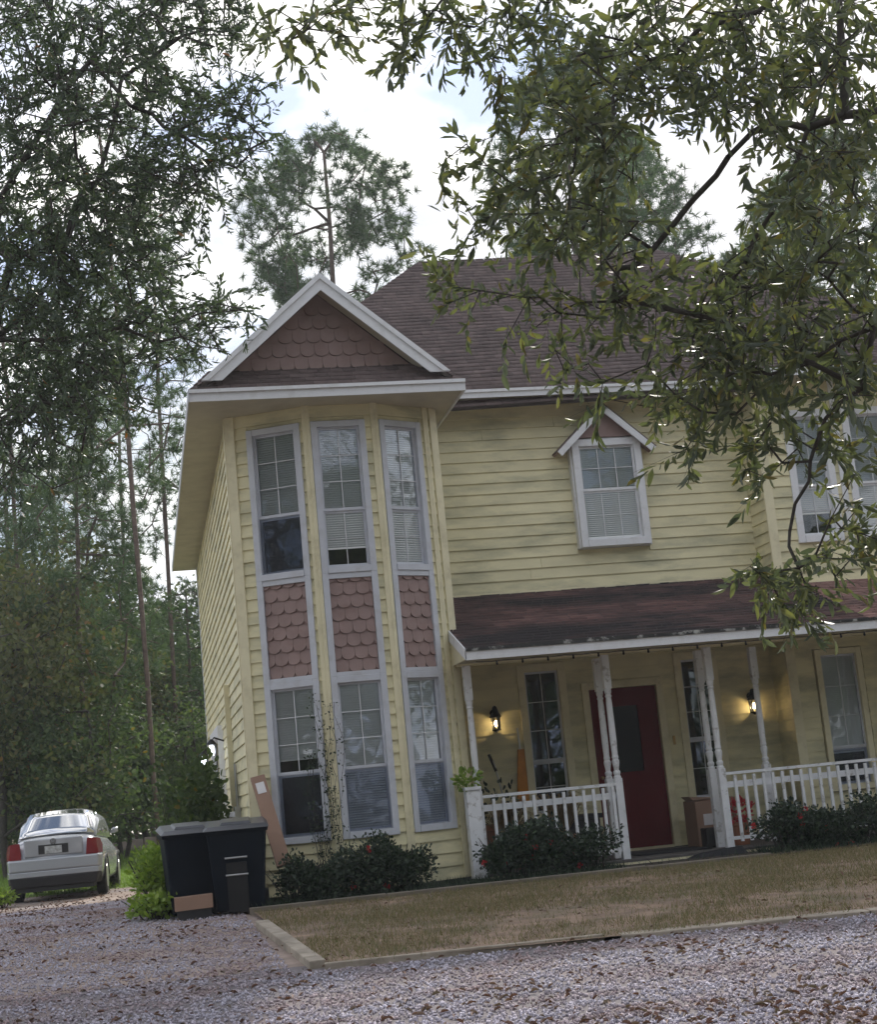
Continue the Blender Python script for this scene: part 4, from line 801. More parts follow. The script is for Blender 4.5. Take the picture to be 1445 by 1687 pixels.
# ------------------------------------------------------------------ trees
def full_tree(name, label, cat, loc, trunk, pts, leafm, n_leaf, length, leaf, m_bark='bark', droop=.35, r_tip=.004, r_max=.28, TV=LEAF_V, group=None, step=.35, spread=.9, dens=None, sag=.06, expo=2.4):
    t = thing(name, label, cat, loc, group)
    A, par, tips = grow(pts, trunk, step, sag); V, F = wood(A, par, r_tip, r_max, expo)
    add_part_np('trunk', V, F, M[m_bark], t, True)
    tp = A[tips]; pr = A[par[tips]]; dr = tp - pr; Vl, Fl, tw = twigs(tp, dr, n_leaf, length, leaf, droop, spread, TV)
    # twig wood
    TVt = np.array([(0, 1, 0), (0, -.5, .87), (0, -.5, -.87), (1, .4, 0), (1, -.2, .35), (1, -.2, -.35)]); TFt = np.array([(0, 1, 4, 3), (1, 2, 5, 4), (2, 0, 3, 5)])
    dd = tw[1] - tw[0]; L0 = np.linalg.norm(dd, axis=1); sc = np.stack([L0, np.full_like(L0, r_tip * .7), np.full_like(L0, r_tip * .7)], 1); Vt, Ft = scatter(TVt, TFt, tw[0], basis(dd), sc)
    add_part_np('twigs', Vt, Ft, M[m_bark], t)
    add_part_np('crown', Vl, Fl, M[leafm], t); return t
def blob_points(blobs, mult=1.0):
    """blobs: (px, py, rx, ry, Y0, Y1, count) seen directions with a depth range -> points of the place"""
    P = []
    for (px, py, rx, ry, y0, y1, n) in blobs:
        for _ in range(int(n * mult)):
            a = random.uniform(0, 2 * math.pi); r = math.sqrt(random.random()); P.append(at(px + rx * r * math.cos(a), py + ry * r * math.sin(a), random.uniform(y0, y1)))
    return np.array(P)
# the oak right of the camera whose boughs hang in from above and from the right
b = [ # top fringe
 (450, 35, 30, 40, 7.2, 7.8, 5), (510, 70, 45, 45, 7.2, 7.9, 9), (590, 25, 60, 40, 7.2, 7.8, 13), (640, 75, 35, 45, 7.2, 7.8, 9), (700, 20, 70, 30, 7.2, 7.8, 15), (760, 60, 60, 40, 7.2, 7.9, 13), (830, 40, 50, 50, 7.2, 7.9, 13), (820, 115, 30, 50, 7.2, 7.8, 7), (900, 20, 60, 30, 7, 8, 15),
 # left border of the mass
 (750, 265, 30, 30, 7.4, 7.8, 3), (790, 240, 35, 40, 7.3, 7.8, 6), (800, 320, 55, 45, 7.3, 7.8, 9), (840, 190, 30, 60, 7.3, 7.8, 7), (780, 380, 35, 30, 7.3, 7.8, 3), (730, 435, 40, 28, 7.3, 7.7, 5), (860, 260, 40, 60, 7.2, 7.9, 12),
 # dense upper right
 (960, 130, 110, 90, 6.6, 8.4, 70), (1100, 60, 140, 80, 6.4, 8.6, 75), (1300, 60, 160, 90, 6.2, 8.6, 110), (900, 330, 90, 90, 6.8, 8.2, 46), (985, 260, 75, 90, 6.6, 8.4, 44), (990, 400, 80, 60, 6.8, 8.2, 28), (1330, 180, 130, 90, 6.2, 8.4, 75), (1380, 320, 90, 110, 6.0, 8.2, 70), (1260, 350, 45, 70, 6.4, 8.2, 16), (1150, 150, 80, 50, 6.5, 8.2, 34),
 # over the roof
 (800, 480, 100, 40, 7.2, 7.8, 9), (900, 520, 90, 60, 7.2, 7.8, 10), (1000, 520, 80, 60, 7, 7.9, 16), (1120, 480, 90, 60, 6.8, 8, 34), (1230, 500, 90, 80, 6.5, 8, 50), (1370, 480, 90, 90, 6.2, 8, 60), (870, 590, 40, 40, 7.3, 7.6, 2), (770, 520, 20, 20, 7.3, 7.6, 2),
 (1150, 590, 90, 60, 6.8, 7.8, 36), (1280, 610, 90, 60, 6.6, 7.8, 40), (1400, 620, 60, 70, 6.2, 7.8, 32),
 # lower fringe over the wall and the right window
 (970, 610, 60, 25, 7.2, 7.6, 5), (960, 660, 50, 20, 7.2, 7.6, 3), (1090, 660, 40, 25, 7.2, 7.6, 5), (1150, 670, 50, 30, 7, 7.6, 12), (1120, 745, 22, 22, 7.1, 7.4, 3), (1210, 710, 60, 40, 7, 7.6, 14), (1245, 790, 30, 25, 7, 7.5, 4), (1300, 720, 50, 50, 6.8, 7.6, 9), (1400, 730, 50, 60, 6.6, 7.6, 12), (1350, 830, 25, 50, 6.8, 7.4, 3),
 (1250, 950, 40, 30, 7, 7.3, 7), (1300, 960, 50, 45, 7, 7.4, 13), (1340, 930, 50, 40, 6.9, 7.4, 9), (1400, 890, 50, 40, 6.8, 7.4, 10), (1320, 1000, 40, 22, 7, 7.3, 5), (1430, 860, 30, 60, 6.7, 7.3, 6)]
pts = blob_points(b, .9)
tr = [(5.3, 6.2, -.1), (5.25, 6.2, 1.0), (5.1, 6.25, 2.2), (4.9, 6.3, 3.2), (4.6, 6.4, 4.1), tuple(at(1620, 60, 6.8))]
limbs = [[at(1445, 185, 7.0), at(1330, 212, 7.2), at(1240, 218, 7.3), at(1180, 290, 7.4), at(1110, 370, 7.5), at(1045, 440, 7.5), at(1010, 490, 7.5)],
         [at(1380, -40, 7.0), at(1250, 20, 7.2), at(1150, 50, 7.3), at(1070, 100, 7.4), at(1010, 160, 7.5), at(985, 260, 7.5)],
         [at(1420, 640, 6.7), at(1360, 690, 6.9), at(1335, 760, 7.0), at(1310, 830, 7.1), at(1300, 900, 7.1)],
         [at(1440, 540, 6.7), at(1330, 600, 6.9), at(1220, 610, 7.0), at(1140, 560, 7.2)],
         [at(1300, -60, 7.2), at(1100, -40, 7.4), at(900, -30, 7.5), at(700, -25, 7.5), at(520, -20, 7.5)],
         [at(1330, 215, 7.2), at(1290, 310, 7.2), at(1240, 400, 7.3), at(1200, 470, 7.3), at(1190, 560, 7.3)]]
allp = np.concatenate([np.array(l) for l in limbs]); seeds = np.concatenate([allp, pts])
def limbed_tree(name, label, loc, trunk, limbs, pts, leafm, n_leaf, length, leaf, bark='bark', droop=.35, r_tip=.0022, rl=(.045, .012), expo=2.9, cat='tree', TV=LEAF_V, step=.3, sag=.06):
    """trunk, given boughs joined to it, and twigs grown from the boughs"""
    t = thing(name, label, cat, loc); nodes = [np.array(p, float) for p in trunk]; par = [-1] + list(range(len(trunk) - 1))
    for l in limbs:
        d = [np.linalg.norm(n - l[0]) for n in nodes]; prev = int(np.argmin(d)); a = nodes[prev]; k = max(1, int(d[prev] / .5))
        for q in range(1, k): nodes.append(a + (l[0] - a) * q / k + np.array([0, 0, .1 * math.sin(math.pi * q / k)])); par.append(prev); prev = len(nodes) - 1
        last = None
        for p in l:
            if last is not None:
                m_ = (last + p) / 2 + rng.normal(size=3) * .03; nodes.append(m_); par.append(prev); prev = len(nodes) - 1
            nodes.append(np.array(p, float)); par.append(prev); prev = len(nodes) - 1; last = np.array(p, float)
    n0 = len(nodes); A = np.zeros((n0 + len(pts) * 14, 3)); A[:n0] = nodes; par += [0] * (len(A) - n0); n = n0; tips = []
    d0 = np.min(np.linalg.norm(pts[:, None] - A[None, :n], axis=2), axis=1)
    for i in np.argsort(d0):
        p = pts[i]; d = np.linalg.norm(A[:n] - p, axis=1); j = int(np.argmin(d)); L0 = d[j]; k = min(13, max(1, int(L0 / step))); a = A[j].copy(); prev = j; perp = rng.normal(size=3) * L0 * sag
        for q in range(1, k + 1): A[n] = a + (p - a) * q / k + perp * math.sin(math.pi * q / k); par[n] = prev; prev = n; n += 1
        tips.append(prev)
    A = A[:n]; par = np.array(par[:n]); V, F = wood(A, par, r_tip, .22, expo, 6); add_part_np('trunk', V, F, M[bark], t, True)
    tp = A[tips]; dr = tp - A[par[tips]]; Vl, Fl, tw = twigs(tp, dr, n_leaf, length, leaf, droop, .9, TV)
    TVt = np.array([(0, 1, 0), (0, -.5, .87), (0, -.5, -.87), (1, .4, 0), (1, -.2, .35), (1, -.2, -.35)]); TFt = np.array([(0, 1, 4, 3), (1, 2, 5, 4), (2, 0, 3, 5)])
    dd = tw[1] - tw[0]; L0 = np.linalg.norm(dd, axis=1); sc = np.stack([L0, np.full_like(L0, r_tip * .7), np.full_like(L0, r_tip * .7)], 1); Vt, Ft = scatter(TVt, TFt, tw[0], basis(dd), sc)
    add_part_np('twigs', Vt, Ft, M[bark], t); add_part_np('crown', Vl, Fl, M[leafm], t); return t
limbed_tree('oak_tree', 'near oak whose long-leaved boughs hang over the sky, roof and right window', (5.3, 6.2, 0), tr, limbs, pts, 'oak_leaf', 15, .30, .084, droop=.45)

# the darker live oak on the left
b = [(60, 60, 90, 80, 12, 15, 70), (200, 40, 90, 60, 12, 15, 60), (330, 30, 80, 50, 12, 14, 34), (395, 25, 30, 40, 12, 13.5, 8), (60, 200, 80, 90, 12, 15, 60), (190, 150, 100, 80, 12, 15, 60), (310, 150, 80, 80, 12, 14.5, 42), (390, 170, 45, 60, 12, 13.6, 16), (400, 250, 45, 50, 12, 13.5, 12), (300, 260, 90, 60, 12, 14.5, 44),
     (80, 330, 110, 90, 12, 15.5, 90), (210, 340, 80, 80, 12, 15, 62), (330, 330, 50, 60, 12, 14, 12), (60, 470, 90, 80, 12, 15.5, 74), (180, 460, 90, 80, 12, 15.5, 62), (270, 440, 50, 50, 12, 14.5, 12), (90, 580, 110, 70, 12, 15.5, 84), (220, 560, 70, 60, 12, 15, 32), (300, 540, 70, 45, 12, 14.5, 20), (370, 520, 45, 35, 12, 14, 9), (70, 680, 90, 60, 12, 15, 54), (170, 650, 70, 50, 12, 15, 26), (110, 750, 60, 60, 12, 15, 16), (30, 780, 50, 60, 12, 15, 14), (0, 350, 60, 300, 12, 15, 50)]
pts = blob_points(b, 1.32)
tr = [(-3.1, 13.6, -.1), (-3.05, 13.6, 1.6), (-2.9, 13.6, 3.0), tuple(at(-60, 420, 13.6)), tuple(at(-20, 200, 13.6))]
limbs = [[at(-10, 405, 13.6), at(60, 410, 13.5), at(110, 390, 13.3), at(160, 300, 13.2), at(200, 130, 13.2), at(300, 60, 13)],
         [at(0, 330, 13.7), at(80, 200, 13.6), at(150, 100, 13.5), at(215, 175, 13.3), at(270, 210, 13.2), at(350, 260, 13), at(420, 300, 13)],
         [at(-10, 560, 13.8), at(60, 500, 13.7), at(130, 350, 13.6)], [at(-10, 560, 13.6), at(90, 560, 13.5), at(200, 540, 13.4), at(300, 555, 13.3), at(360, 575, 13.2)], [at(-10, 700, 13.7), at(70, 660, 13.5), at(160, 690, 13.4)]]
limbed_tree('oak_tree', 'dark small-leaved oak filling the upper left above the parked car', (-3.1, 13.6, .05), tr, limbs, pts, 'left_leaf', 34, .46, .070, droop=.2, r_tip=.0035, step=.4)

# pines
def make_pine(name, label, loc, H, crown_lo, R, n_tuft, shape='open', needle=.29, trunk_r=.2, lean=(0, 0), group=None, nn=34, top_flat=1.0):
    """tall trunk and needle tufts at the ends of rising boughs; built in its own axes, then set at loc"""
    t = thing(name, label, 'pine tree', (0, 0, 0), group); WL[t] = np.zeros(3)
    k = 9; trunk = [(lean[0] * (i / k) ** 2 + random.uniform(-.05, .05), lean[1] * (i / k) ** 2, H * .97 * i / k) for i in range(k + 1)]
    P = []
    while len(P) < n_tuft:
        z = random.uniform(crown_lo, H); f = (z - crown_lo) / (H - crown_lo); r = R * (math.sin(math.pi * min(1, .18 + f * .80)) ** .7) * (1.0 if f > .12 else .8); a = random.uniform(0, 2 * math.pi); rr = r * random.uniform(.25, 1) ** .5
        p = np.array([lean[0] * (z / H) ** 2 + rr * math.cos(a), lean[1] * (z / H) ** 2 + rr * math.sin(a), z])
        v = math.sin(p[0] * 1.3 + 4 * a) + math.sin(p[2] * 1.9 + 2.0 * a) + math.sin(p[1] * 1.7)
        if v < .05 and shape == 'open': continue
        P.append(p)
    P = np.array(P); A, par, tips = grow(P, trunk, .6, .08); n = len(A); V, F = wood(A, par, .010, trunk_r, 2.55, 5)
    add_part_np('trunk', V, F, M['pine_bark'], t, True)
    tp = A[tips]; d = tp - A[par[tips]]; d = d / np.maximum(np.linalg.norm(d, axis=1), 1e-6)[:, None]; d[:, 2] += .35
    sub = 5; tp = np.repeat(tp, sub, 0) + rng.normal(size=(len(tp) * sub, 3)) * .20; d = np.repeat(d, sub, 0)
    nd = np.repeat(d, nn, 0) * .55 + rng.normal(size=(len(d) * nn, 3)) * .75; pos = np.repeat(tp, nn, 0)
    TVn = np.array([(0, .042, 0), (0, -.042, 0), (1, 0, -.06)]); TFn = np.array([(0, 1, 2)]); Vn, Fn = scatter(TVn, TFn, pos, basis(nd), needle * rng.uniform(.7, 1.2, len(pos)))
    add_part_np('crown', Vn, Fn, M['needle'], t); t.location = loc; return t
def copy_tree(o, loc, rz, sc, label, group=None):
    c = o.copy(); COL.objects.link(c); c.location = loc; c.rotation_euler = (0, 0, rz); c.scale = (sc, sc, sc); c['label'] = label
    if group: c['group'] = group
    for ch in o.children: d = ch.copy(); COL.objects.link(d); d.parent = c
    return c
def base(px, Y, py=1300): p = at(px, py, Y); return (float(p[0]), float(Y), float(ter(p[0], Y)) - .05)
pl = at(535, 470, 46); ph = at(548, 215, 46)
pineA = make_pine('pine_tree', 'lone pine with rounded open crown standing behind the bay gable peak', (float(pl[0]) + .1, 46, .2), float(ph[2]) - .3, float(pl[2]) - .5, 3.1, 230, lean=(.25, 0), trunk_r=.17, nn=42)
pineB = make_pine('pine_tree', 'slender tall pine with high thin crown left of the house', base(255, 40), 21, 9.5, 2.3, 110, lean=(-.5, 0), trunk_r=.15, nn=26, group='pines of the wood left of the house')
G = 'pines of the wood left of the house'
copy_tree(pineB, base(278, 47, 1000), 2.0, 1.0, 'slim dark pine right beside the slender tall one', G)
copy_tree(pineB, base(205, 60, 1000), 4.0, 1.1, 'pine trunk rising through the thicket left of the slender tall pine', G)
copy_tree(pineB, base(35, 44, 1000), 1.0, .95, 'pine at far left edge showing a bare trunk under the dark oak', G)
copy_tree(pineB, base(100, 66, 1000), 5.0, 1.05, 'distant pine between the vine-clad tree and left edge', G)
copy_tree(pineB, base(435, 62, 1000), 3.0, .82, 'small pine top showing low behind left slope of the bay gable', G)
pineD = make_pine('pine_tree', 'young dense pine with low crown in gap between dark oak and thicket', base(140, 42), 11.0, 3.5, 2.3, 190, lean=(.2, 0), trunk_r=.12, nn=26, shape='full', group=G)
copy_tree(pineD, base(20, 48, 1000), 2.0, 1.15, 'low-crowned pine at the left frame edge below the dark oak', G)
copy_tree(pineD, base(215, 57, 1000), 3.3, .95, 'low-crowned pine rising left of the slim paired trunks', G)
copy_tree(pineD, base(305, 50, 1000), 5.0, .75, 'low-crowned pine close to the rear corner of the house', G)
G2 = 'pines behind the main roof'
pt_ = at(975, 85, 40); pb_ = at(960, 470, 40)
pineC = make_pine('pine_tree', 'broad full pine crown rising behind left half of the roof ridge', (float(pb_[0]) - .2, 40, 0), float(pt_[2]) - .3, float(pb_[2]) - 1, 2.5, 330, lean=(.2, 0), trunk_r=.17, nn=30, group=G2, shape='full')
for (px, Y, rz, sc, lb) in ((1060, 46, 3.9, 1.0, 'tall hazy pine behind middle of the roof, right of the broad one'), (1090, 47, 1.2, .80, 'pine partly hidden behind middle of the roof ridge'), (1240, 44, 2.6, .78, 'lower pine behind where the main roof meets the right wing roof'), (1400, 42, 4.0, .92, 'tall pine behind the right wing roof at the frame edge'), (880, 52, 5.2, .92, 'small pine just left of the broad one above the ridge'), (1310, 50, .5, 1.0, 'farther pine seen through the oak above the right wing')):
    copy_tree(pineC, base(px, Y, 500), rz, sc, lb, G2)

# broadleaved wood
def make_wood(name, label, H, R, n_cl, n_leaf, leaf, m, lo=.12, group=None, trunk_r=.18):
    t = thing(name, label, 'tree', (0, 0, 0), group); WL[t] = np.zeros(3); P = []
    cs = [(random.uniform(-.5, .5) * R, random.uniform(-.5, .5) * R, H * random.uniform(lo + .12, .86), R * random.uniform(.35, .62)) for _ in range(11)]
    for _ in range(n_cl):
        c = random.choice(cs); q = rng.normal(size=3); q /= np.linalg.norm(q); q[2] *= .9; P.append(np.array(c[:3]) + q * c[3] * random.uniform(.55, 1.05))
    P = np.array(P); P[:, 2] = np.clip(P[:, 2], .4, None); trunk = [(random.uniform(-.15, .15), random.uniform(-.15, .15), H * .75 * i / 6) for i in range(7)]
    A, par, tips = grow(P, trunk, .7, .1); V, F = wood(A, par, .012, trunk_r, 2.2, 5); add_part_np('trunk', V, F, M['bark'], t, True)
    tp = np.repeat(A[tips], n_leaf, 0) + rng.normal(size=(len(tips) * n_leaf, 3)) * np.array([.42, .42, .30]); d = rng.normal(size=(len(tp), 3)); d[:, 2] -= .3
    V, F = scatter(ROUND_V, LEAF_F, tp, basis(d), leaf * rng.uniform(.6, 1.3, len(tp))); add_part_np('crown', V, F, M[m], t); return t
GW = 'broadleaved trees of the wood'
wA = make_wood('broadleaf_tree', 'bushy green tree standing in the wood just left of the house wall', 8.6, 3.4, 170, 44, .20, 'wood_leaf', group=GW); wA.location = base(235, 54)
wB = make_wood('broadleaf_tree', 'vine-covered brownish tree with forked dark limb behind the parked car', 9.6, 2.6, 150, 44, .17, 'olive_leaf', group=GW); wB.location = base(85, 43)
wC = make_wood('broadleaf_tree', 'tall pale green tree at left edge of the wood under the dark oak', 11.5, 3.2, 170, 40, .19, 'wood_leaf', lo=.3, group=GW); wC.location = base(15, 50)
for (src, px, Y, rz, sc, lb) in (
    (wA, 205, 44, 2.9, .55, 'low green bush tree right of the car at the lawn end'), (wA, 320, 44, .9, .55, 'low green bush tree beside the side wall'), (wA, 150, 40, 1.9, .62, 'full low tree just right of the car roof'), (wA, 70, 50, 5.1, 1.0, 'full green tree behind the vine-covered tree'),
    (wA, 165, 60, 1.0, 1.12, 'rounded green tree in the middle distance between the pine trunks'), (wC, 130, 58, 2.2, .95, 'tall tree whose top shows against the sky left of the pine trunks'), (wA, 300, 52, 2.5, .92, 'green tree right beside the rear corner of the house'),
    (wB, 190, 47, 1.6, .72, 'low olive thicket tree behind the right side of the car'), (wA, 60, 56, 4.0, 1.1, 'green tree between the vine-covered tree and the left edge'), (wB, 0, 40, 3.0, .9, 'dark olive tree at the left frame edge'), (wC, 250, 66, .7, .85, 'pale tree top seen behind the slender tall pine'),
    (wB, 270, 50, 5.0, .62, 'low dark tree at the lawn end beside the house wall'), (wA, 120, 46, 5.5, .6, 'low bushy tree directly behind the car roof'), (wB, 330, 62, .3, 1.1, 'tree behind the house rear corner, low against the siding'),
    (wA, 30, 41, 3.3, .5, 'small bush-like tree behind the left side of the car'), (wA, 400, 58, 1.1, 1.0, 'tree hidden mostly behind the left slope of the bay gable'), (wC, 1180, 52, 1.1, 1.25, 'tree rising behind right half of the main roof'), (wC, 1330, 50, 2.1, 1.3, 'tree rising behind the right wing roof'), (wC, 1000, 56, 3.1, 1.25, 'tree just showing above the main roof ridge')):
    copy_tree(src, base(px, Y, 1300), rz, sc, lb, GW)
# far edge of the wood, reads as one mass
n = 26000; X = rng.uniform(-75, 75, n); Y = 70 + rng.uniform(0, 12, n); top = 6.5 + 1.6 * np.sin(X * .31) + 1.2 * np.sin(X * .83 + 1); Z = rng.uniform(0, 1, n) ** .8 * top + .3
V, F = scatter(ROUND_V, LEAF_F, np.stack([X, Y, Z], 1), rot_rand(n), .8 * rng.uniform(.5, 1.3, n)); o = new('far_wood', mesh_np('far_wood', V, F, M['wood_leaf'])); o['kind'] = 'stuff'; o['label'] = 'far dark edge of the wood behind lawn and house'
n = 9000; X = rng.uniform(-75, 85, n); Y = -34 + rng.uniform(0, 8, n); Z = rng.uniform(0, 1, n) * (13 + 3 * np.sin(X * .3)) + .2  # unseen leaf belt added behind the viewer, keeps low sky off the porch
V, F = scatter(ROUND_V, LEAF_F, np.stack([X, Y, Z], 1), rot_rand(n), 1.5 * rng.uniform(.5, 1.3, n)); o = new('far_wood', mesh_np('far_wood', V, F, M['wood_leaf'])); o['kind'] = 'stuff'; o['label'] = 'unseen belt of leaves added behind the viewer to block low sky'
# unseen trees added round the viewer to block low sky; panes reflect them
for (src, x, y, rz, sc, lb) in ((wC, -16, -12, .4, 1.5, 'unseen tall tree added far left of the viewer to block sky'), (wA, -7, -17, 1.4, 1.8, 'unseen bushy tree added behind left of the viewer to block sky'), (wC, 2, -15, 2.4, 1.5, 'unseen tall tree added behind the viewer to block sky'), (wA, 11, -14, 3.4, 1.8, 'unseen bushy tree added behind right of the viewer to block sky'), (wC, 20, -11, 4.4, 1.6, 'unseen tall tree added far right of the viewer to block sky'), (wA, 25, 3, 5.4, 1.6, 'unseen bushy tree added at the far right to block sky'), (wC, 31, -16, .9, 1.9, 'unseen tallest tree added at the far right corner to block sky'), (wC, 27, 10, 2.9, 1.5, 'unseen tall tree added right of the house front to block sky'), (wC, -13, 4, 5.9, 1.3, 'unseen tall tree added at the far left to block sky')):
    copy_tree(src, (x, y, -.05), rz, sc, lb, 'unseen trees added to block low sky')

# ------------------------------------------------------------------ shrubs, weeds, vine
def shrub(label, x0, x1, y, h, group, n=5200, flowers=6, depth=.42, z0=None, m='hedge_leaf', leaf=.045, name='shrub', grp=None):
    cx = (x0 + x1) / 2; z0 = float(ter(cx, y)) + .02; t = thing(name, label, 'shrub', (cx, y, z0), group)
    mb = MB()
    for _ in range(16):
        a = random.uniform(0, 2 * math.pi); bx = cx + random.uniform(-.3, .3) * (x1 - x0); mb.tube([(bx, y, z0 - .03), (bx + .1 * math.cos(a), y + .1 * math.sin(a), z0 + h * .4), (bx + .25 * math.cos(a), y + .2 * math.sin(a), z0 + h * .8)], [.010, .007, .004], 5)
    mb.build('stems', M['bark'], t)
    nc = 26; C = np.stack([rng.uniform(x0 + .12, x1 - .12, nc), y + rng.uniform(-.5, .5, nc) * depth, z0 + h * rng.uniform(.3, .8, nc)], 1); ci = rng.integers(0, nc, n); q = rng.normal(size=(n, 3)); q /= np.linalg.norm(q, axis=1)[:, None]
    P = C[ci] + q * np.array([.24, .2, h * .30]) * rng.uniform(.5, 1.05, (n, 1)); P[:, 2] = np.maximum(z0 + .03, z0 + (P[:, 2] - z0) * (1 if m != 'hedge_leaf' else .92 + .16 * np.sin(P[:, 0] * 5.3 + x0) + .10 * np.sin(P[:, 0] * 13))); d = q + rng.normal(size=(n, 3)) * .7; d[:, 2] += .2
    V, F = scatter(ROUND_V, LEAF_F, P, basis(d), leaf * rng.uniform(.6, 1.3, n)); add_part_np('foliage', V, F, M[m], t)
    for k in range(flowers):
        j = random.randrange(n); p = P[j] + q[j] * .03; p[1] = min(p[1], y - depth * .3)
        qq = rng.normal(size=(26, 3)); qq /= np.linalg.norm(qq, axis=1)[:, None]; V, F = scatter(ROUND_V, LEAF_F, p + qq * .010, basis(qq + rng.normal(size=(26, 3)) * .3), np.full(26, .036)); add_part_np('flower', V, F, M['petal'], t)
    return t
GS = 'dark rose shrubs along the flower bed'
shrub('sprawling dark rose shrub below the left and middle bay windows', 1.45, 2.45, 17.42, .56, GS, flowers=1)
shrub('dark leafy shrub with one red bloom below the right bay window', 2.15, 3.05, 17.40, .66, GS, flowers=2)
shrub('dark rose shrub with red blooms before the left porch railing', 3.68, 4.45, 17.45, .64, GS, flowers=6)
shrub('dark rose shrub before the left railing, nearest the door steps', 4.2, 5.28, 17.45, .62, GS, flowers=3)
shrub('dark rose shrub with red blooms before left end of right railing', 6.98, 7.9, 17.45, .52, GS, flowers=5)
shrub('dark low rose shrub before the right railing at frame edge', 7.6, 9.3, 17.45, .50, GS, n=7000, flowers=5)
# pale rank growth at the left foot of the bay
shrub('thin pale shrub at left corner of the bay beside trash cart', 1.36, 1.75, 17.5, .5, GS, n=500, flowers=0)
t = shrub('bright green leafy weeds growing left of the trash carts', -.16, .34, 18.3, .78, None, n=2600, flowers=0, depth=.7, m='weed_leaf', leaf=.06, name='weed_clump'); t['category'] = 'weeds'
t = shrub('low bright weeds spilling onto gravel left of the trash carts', -.20, .24, 17.7, .28, None, n=500, flowers=0, depth=.6, m='weed_leaf', leaf=.07, name='weed_clump'); t['category'] = 'weeds'
t = shrub('tall green bush against the side wall behind the trash carts', .10, 1.02, 21.2, 1.75, None, n=4200, flowers=0, depth=1.6, m='wood_leaf', leaf=.09, name='side_bush')
t = shrub('small ragged weed tuft on the drive by the car left wheel', -2.75, -2.35, 27.6, .32, None, n=420, flowers=0, depth=.4, m='weed_leaf', leaf=.07, name='weed_clump'); t['category'] = 'weeds'
t = thing('climbing_vine', 'thin climbing vine with sparse leaves between left and middle bay windows', 'vine', (2.05, 17.85, .28)); mb = MB(); LP = []
for k in range(14):
    x = 1.95 + random.uniform(-.12, .16); z = .3; pts = [(x, 17.86, z)]; H = random.uniform(.9, 2.5)
    while z < H: z += .14; x += random.uniform(-.05, .05); x = min(max(x, 1.80), 2.25); pts.append((x, 17.90 - (.10 if x > 2.12 else .10 - (2.12 - x) * .52) + random.uniform(-.02, .01), z)); LP.append(pts[-1])
    mb.tube(pts, .0025, 4)
mb.build('stems', M['bark'], t); LP = np.array(LP * 6) + rng.normal(size=(len(LP) * 6, 3)) * .03; V, F = scatter(ROUND_V, LEAF_F, LP, basis(rng.normal(size=(len(LP), 3)) + [0, -.8, 0]), .034 * rng.uniform(.5, 1.3, len(LP))); add_part_np('foliage', V, F, M['hedge_leaf'], t)
# bank of debris where the back lawn ends
t = thing('low_stone_wall', 'low pale stone wall across far end of the back lawn', 'wall', (-4, 50.5, .3))
x = -12.0
while x < 1.5:
    w_ = random.uniform(.35, .7); h_ = random.uniform(.28, .42); z_ = float(ter(x, 50.5)); mb = MB(); j = lambda: random.uniform(-.05, .05)
    mb.hexa([(x, 50.3 + j(), z_ - .05), (x + w_, 50.3 + j(), z_ - .05), (x + w_, 50.7, z_ - .05), (x, 50.7, z_ - .05), (x + .04 + j(), 50.33, z_ + h_ + j()), (x + w_ - .04 + j(), 50.33, z_ + h_ + j()), (x + w_ - .04, 50.66, z_ + h_ + j()), (x + .04, 50.66, z_ + h_)])
    mb.build('stone', M['wall_stone'], t, bevel=.03); x += w_ + .02

# ------------------------------------------------------------------ stones, litter, grass (nobody could count them)
def stuff(name, V, F, m, label): o = new(name, mesh_np(name, V, F, m)); o['kind'] = 'stuff'; o['label'] = label; return o
def in_view(x, y, pad=.6): return (x > -.115 * y - 1.0 - pad) & (x < .50 * y + pad)
OCT = np.array([(1, 0, 0), (0, 1, 0), (-1, 0, 0), (0, -1, 0), (0, 0, .6), (0, 0, -.6), ]) * .5; OCT[0] += (.1, .08, .05); OCT[1] += (-.1, .1, -.04); OCF = np.array([(0, 1, 4), (1, 2, 4), (2, 3, 4), (3, 0, 4), (1, 0, 5), (2, 1, 5), (3, 2, 5), (0, 3, 5)])
n = 170000; x = rng.uniform(-4.2, 9.5, n); y = 6.6 + rng.uniform(0, 1, n) ** 1.7 * 18; ok = in_view(x, y) & ~inside([(1.0, 12.0), (3.5, 11.82), (9.7, 11.05), (9.7, 30), (.9, 30), (.95, 15.7)], x, y); x, y = x[ok], y[ok]
sc = (rng.uniform(.013, .036, len(x))[:, None] * np.array([1, .85, .8])) * rng.uniform(.8, 1.2, (len(x), 3)); V, F = scatter(OCT, OCF, np.stack([x, y, ter(x, y) + .007], 1), rot_rand(len(x)), sc); stuff('gravel', V, F, M['stone'], 'loose pale lilac grey gravel on the road and drive')
n = 26000; x = rng.uniform(-4, 9, n); y = 6.6 + rng.uniform(0, 1, n) ** 1.3 * 24
w_ = .25 + .75 * np.maximum(0, np.sin(x * 1.9 + 1.3 + np.sin(y)) * np.sin(y * 1.7 + .5 * x)) + .6 * (y < 8.4) + .3 * (x < .2) * (y < 11); ok = in_view(x, y) & (rng.uniform(0, 1.2, n) < w_) & ~((x > 3.5) & (y > 17.9)); x, y = x[ok], y[ok]
d = np.stack([rng.normal(size=len(x)), rng.normal(size=len(x)), rng.normal(size=len(x)) * .25], 1); roll = np.stack([rng.normal(size=len(x)) * .35, rng.normal(size=len(x)) * .35, np.ones(len(x))], 1)
V, F = scatter(LEAF_V * np.array([1, 1.2, 3]), LEAF_F, np.stack([x, y, ter(x, y) + .028], 1), basis(d, roll), .036 * rng.uniform(.5, 1.9, len(x)) ** 1.0); stuff('leaf_litter', V, F, M['litter'], 'fallen brown and reddish leaves lying on gravel and lawn')
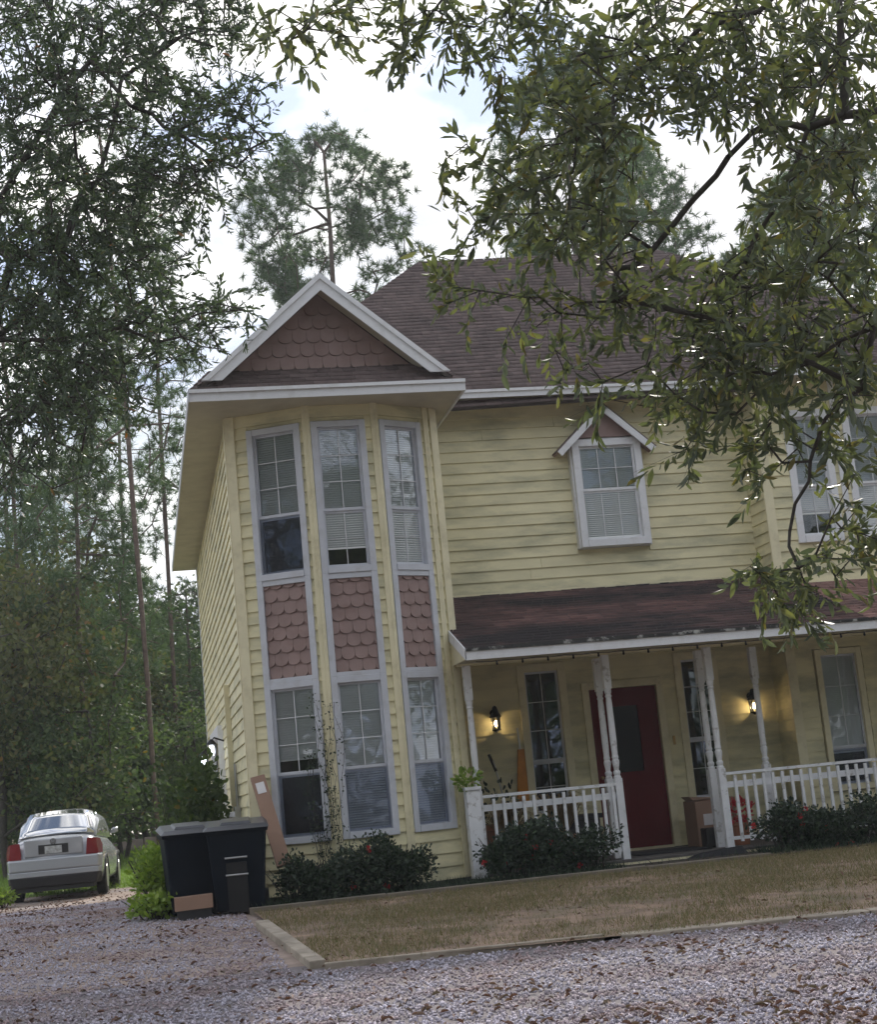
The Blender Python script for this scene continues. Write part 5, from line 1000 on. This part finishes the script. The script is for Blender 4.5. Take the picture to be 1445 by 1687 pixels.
BL = np.array([(0, .5, 0), (0, -.5, 0), (.55, .3, .10), (1, 0, .38)]); BLV = np.array([(0, .055, 0), (0, -.055, 0), (1, 0, .0)]); BLF = np.array([(0, 1, 2)])
def grass(name, poly, n, h, m, label, bare=None, y_pow=1.0, lift=0):
    poly = np.asarray(poly, float); lo, hi = poly.min(0), poly.max(0); x = rng.uniform(lo[0], hi[0], n); y = lo[1] + (hi[1] - lo[1]) * rng.uniform(0, 1, n) ** y_pow; ok = inside(poly, x, y)
    if bare is not None: ok &= rng.uniform(0, 1, n) < bare(x, y)
    x, y = x[ok], y[ok]; d = rng.normal(size=(len(x), 3)) * .55; d[:, 2] = np.abs(d[:, 2]) + .7; V, F = scatter(BLV, BLF, np.stack([x, y, ter(x, y) + lift], 1), basis(d), h * rng.uniform(.5, 1.35, len(x))); return stuff(name, V, F, m, label)
grass('dry_grass', [(1.24, 12.05), (9.6, 11.2), (9.6, 16.86), (1.04, 16.8)], 130000, .055, M['dry_grass'], 'short dry brown and green grass of the front lawn', bare=lambda x, y: np.clip(.45 + .5 * np.sin(x * 1.3 + y * .7) * np.sin(y * 1.9 - x * .6) + .3 * np.sin(x * 4.1 + 2 * y) * np.sin(y * 5.3 - x) + (y - 13.5) * .13, .08, 1), lift=.025)
grass('grass', [(-12, 31), (2.6, 31), (3, 51.5), (-13, 51.5)], 60000, .16, M['green_grass'], 'sunlit green grass of the lawn behind the car')
grass('bed_weeds', [(1.0, 17.0), (3.6, 17.0), (9.3, 17.1), (9.3, 17.9), (1.3, 17.8)], 9000, .10, M['hedge_leaf'], 'low dark weeds covering the flower bed', lift=.03, bare=lambda x, y: np.where((x > 5.25) & (x < 7.0), .05, 1.0))
grass('drive_weeds', [(-.25, 18.5), (.3, 17.6), (.9, 22), (.9, 30), (.2, 30)], 4500, .14, M['green_grass'], 'weeds along the edge between drive and side wall')

# ------------------------------------------------------------------ air
hz = MB(); hz.box(-125, 125, -65, 135, -1.2, 34); m = bpy.data.materials.new('haze'); m.use_nodes = True; t_ = m.node_tree; t_.nodes.clear()
pv = N(t_, 'ShaderNodeVolumePrincipled'); pv.inputs['Density'].default_value = .0008; pv.inputs['Color'].default_value = (.88, .93, 1, 1); pv.inputs['Anisotropy'].default_value = .3
ho = N(t_, 'ShaderNodeOutputMaterial'); t_.links.new(pv.outputs[0], ho.inputs['Volume'])
h = hz.build('haze', m, kind='stuff'); m.volume_intersection_method if hasattr(m, 'volume_intersection_method') else None
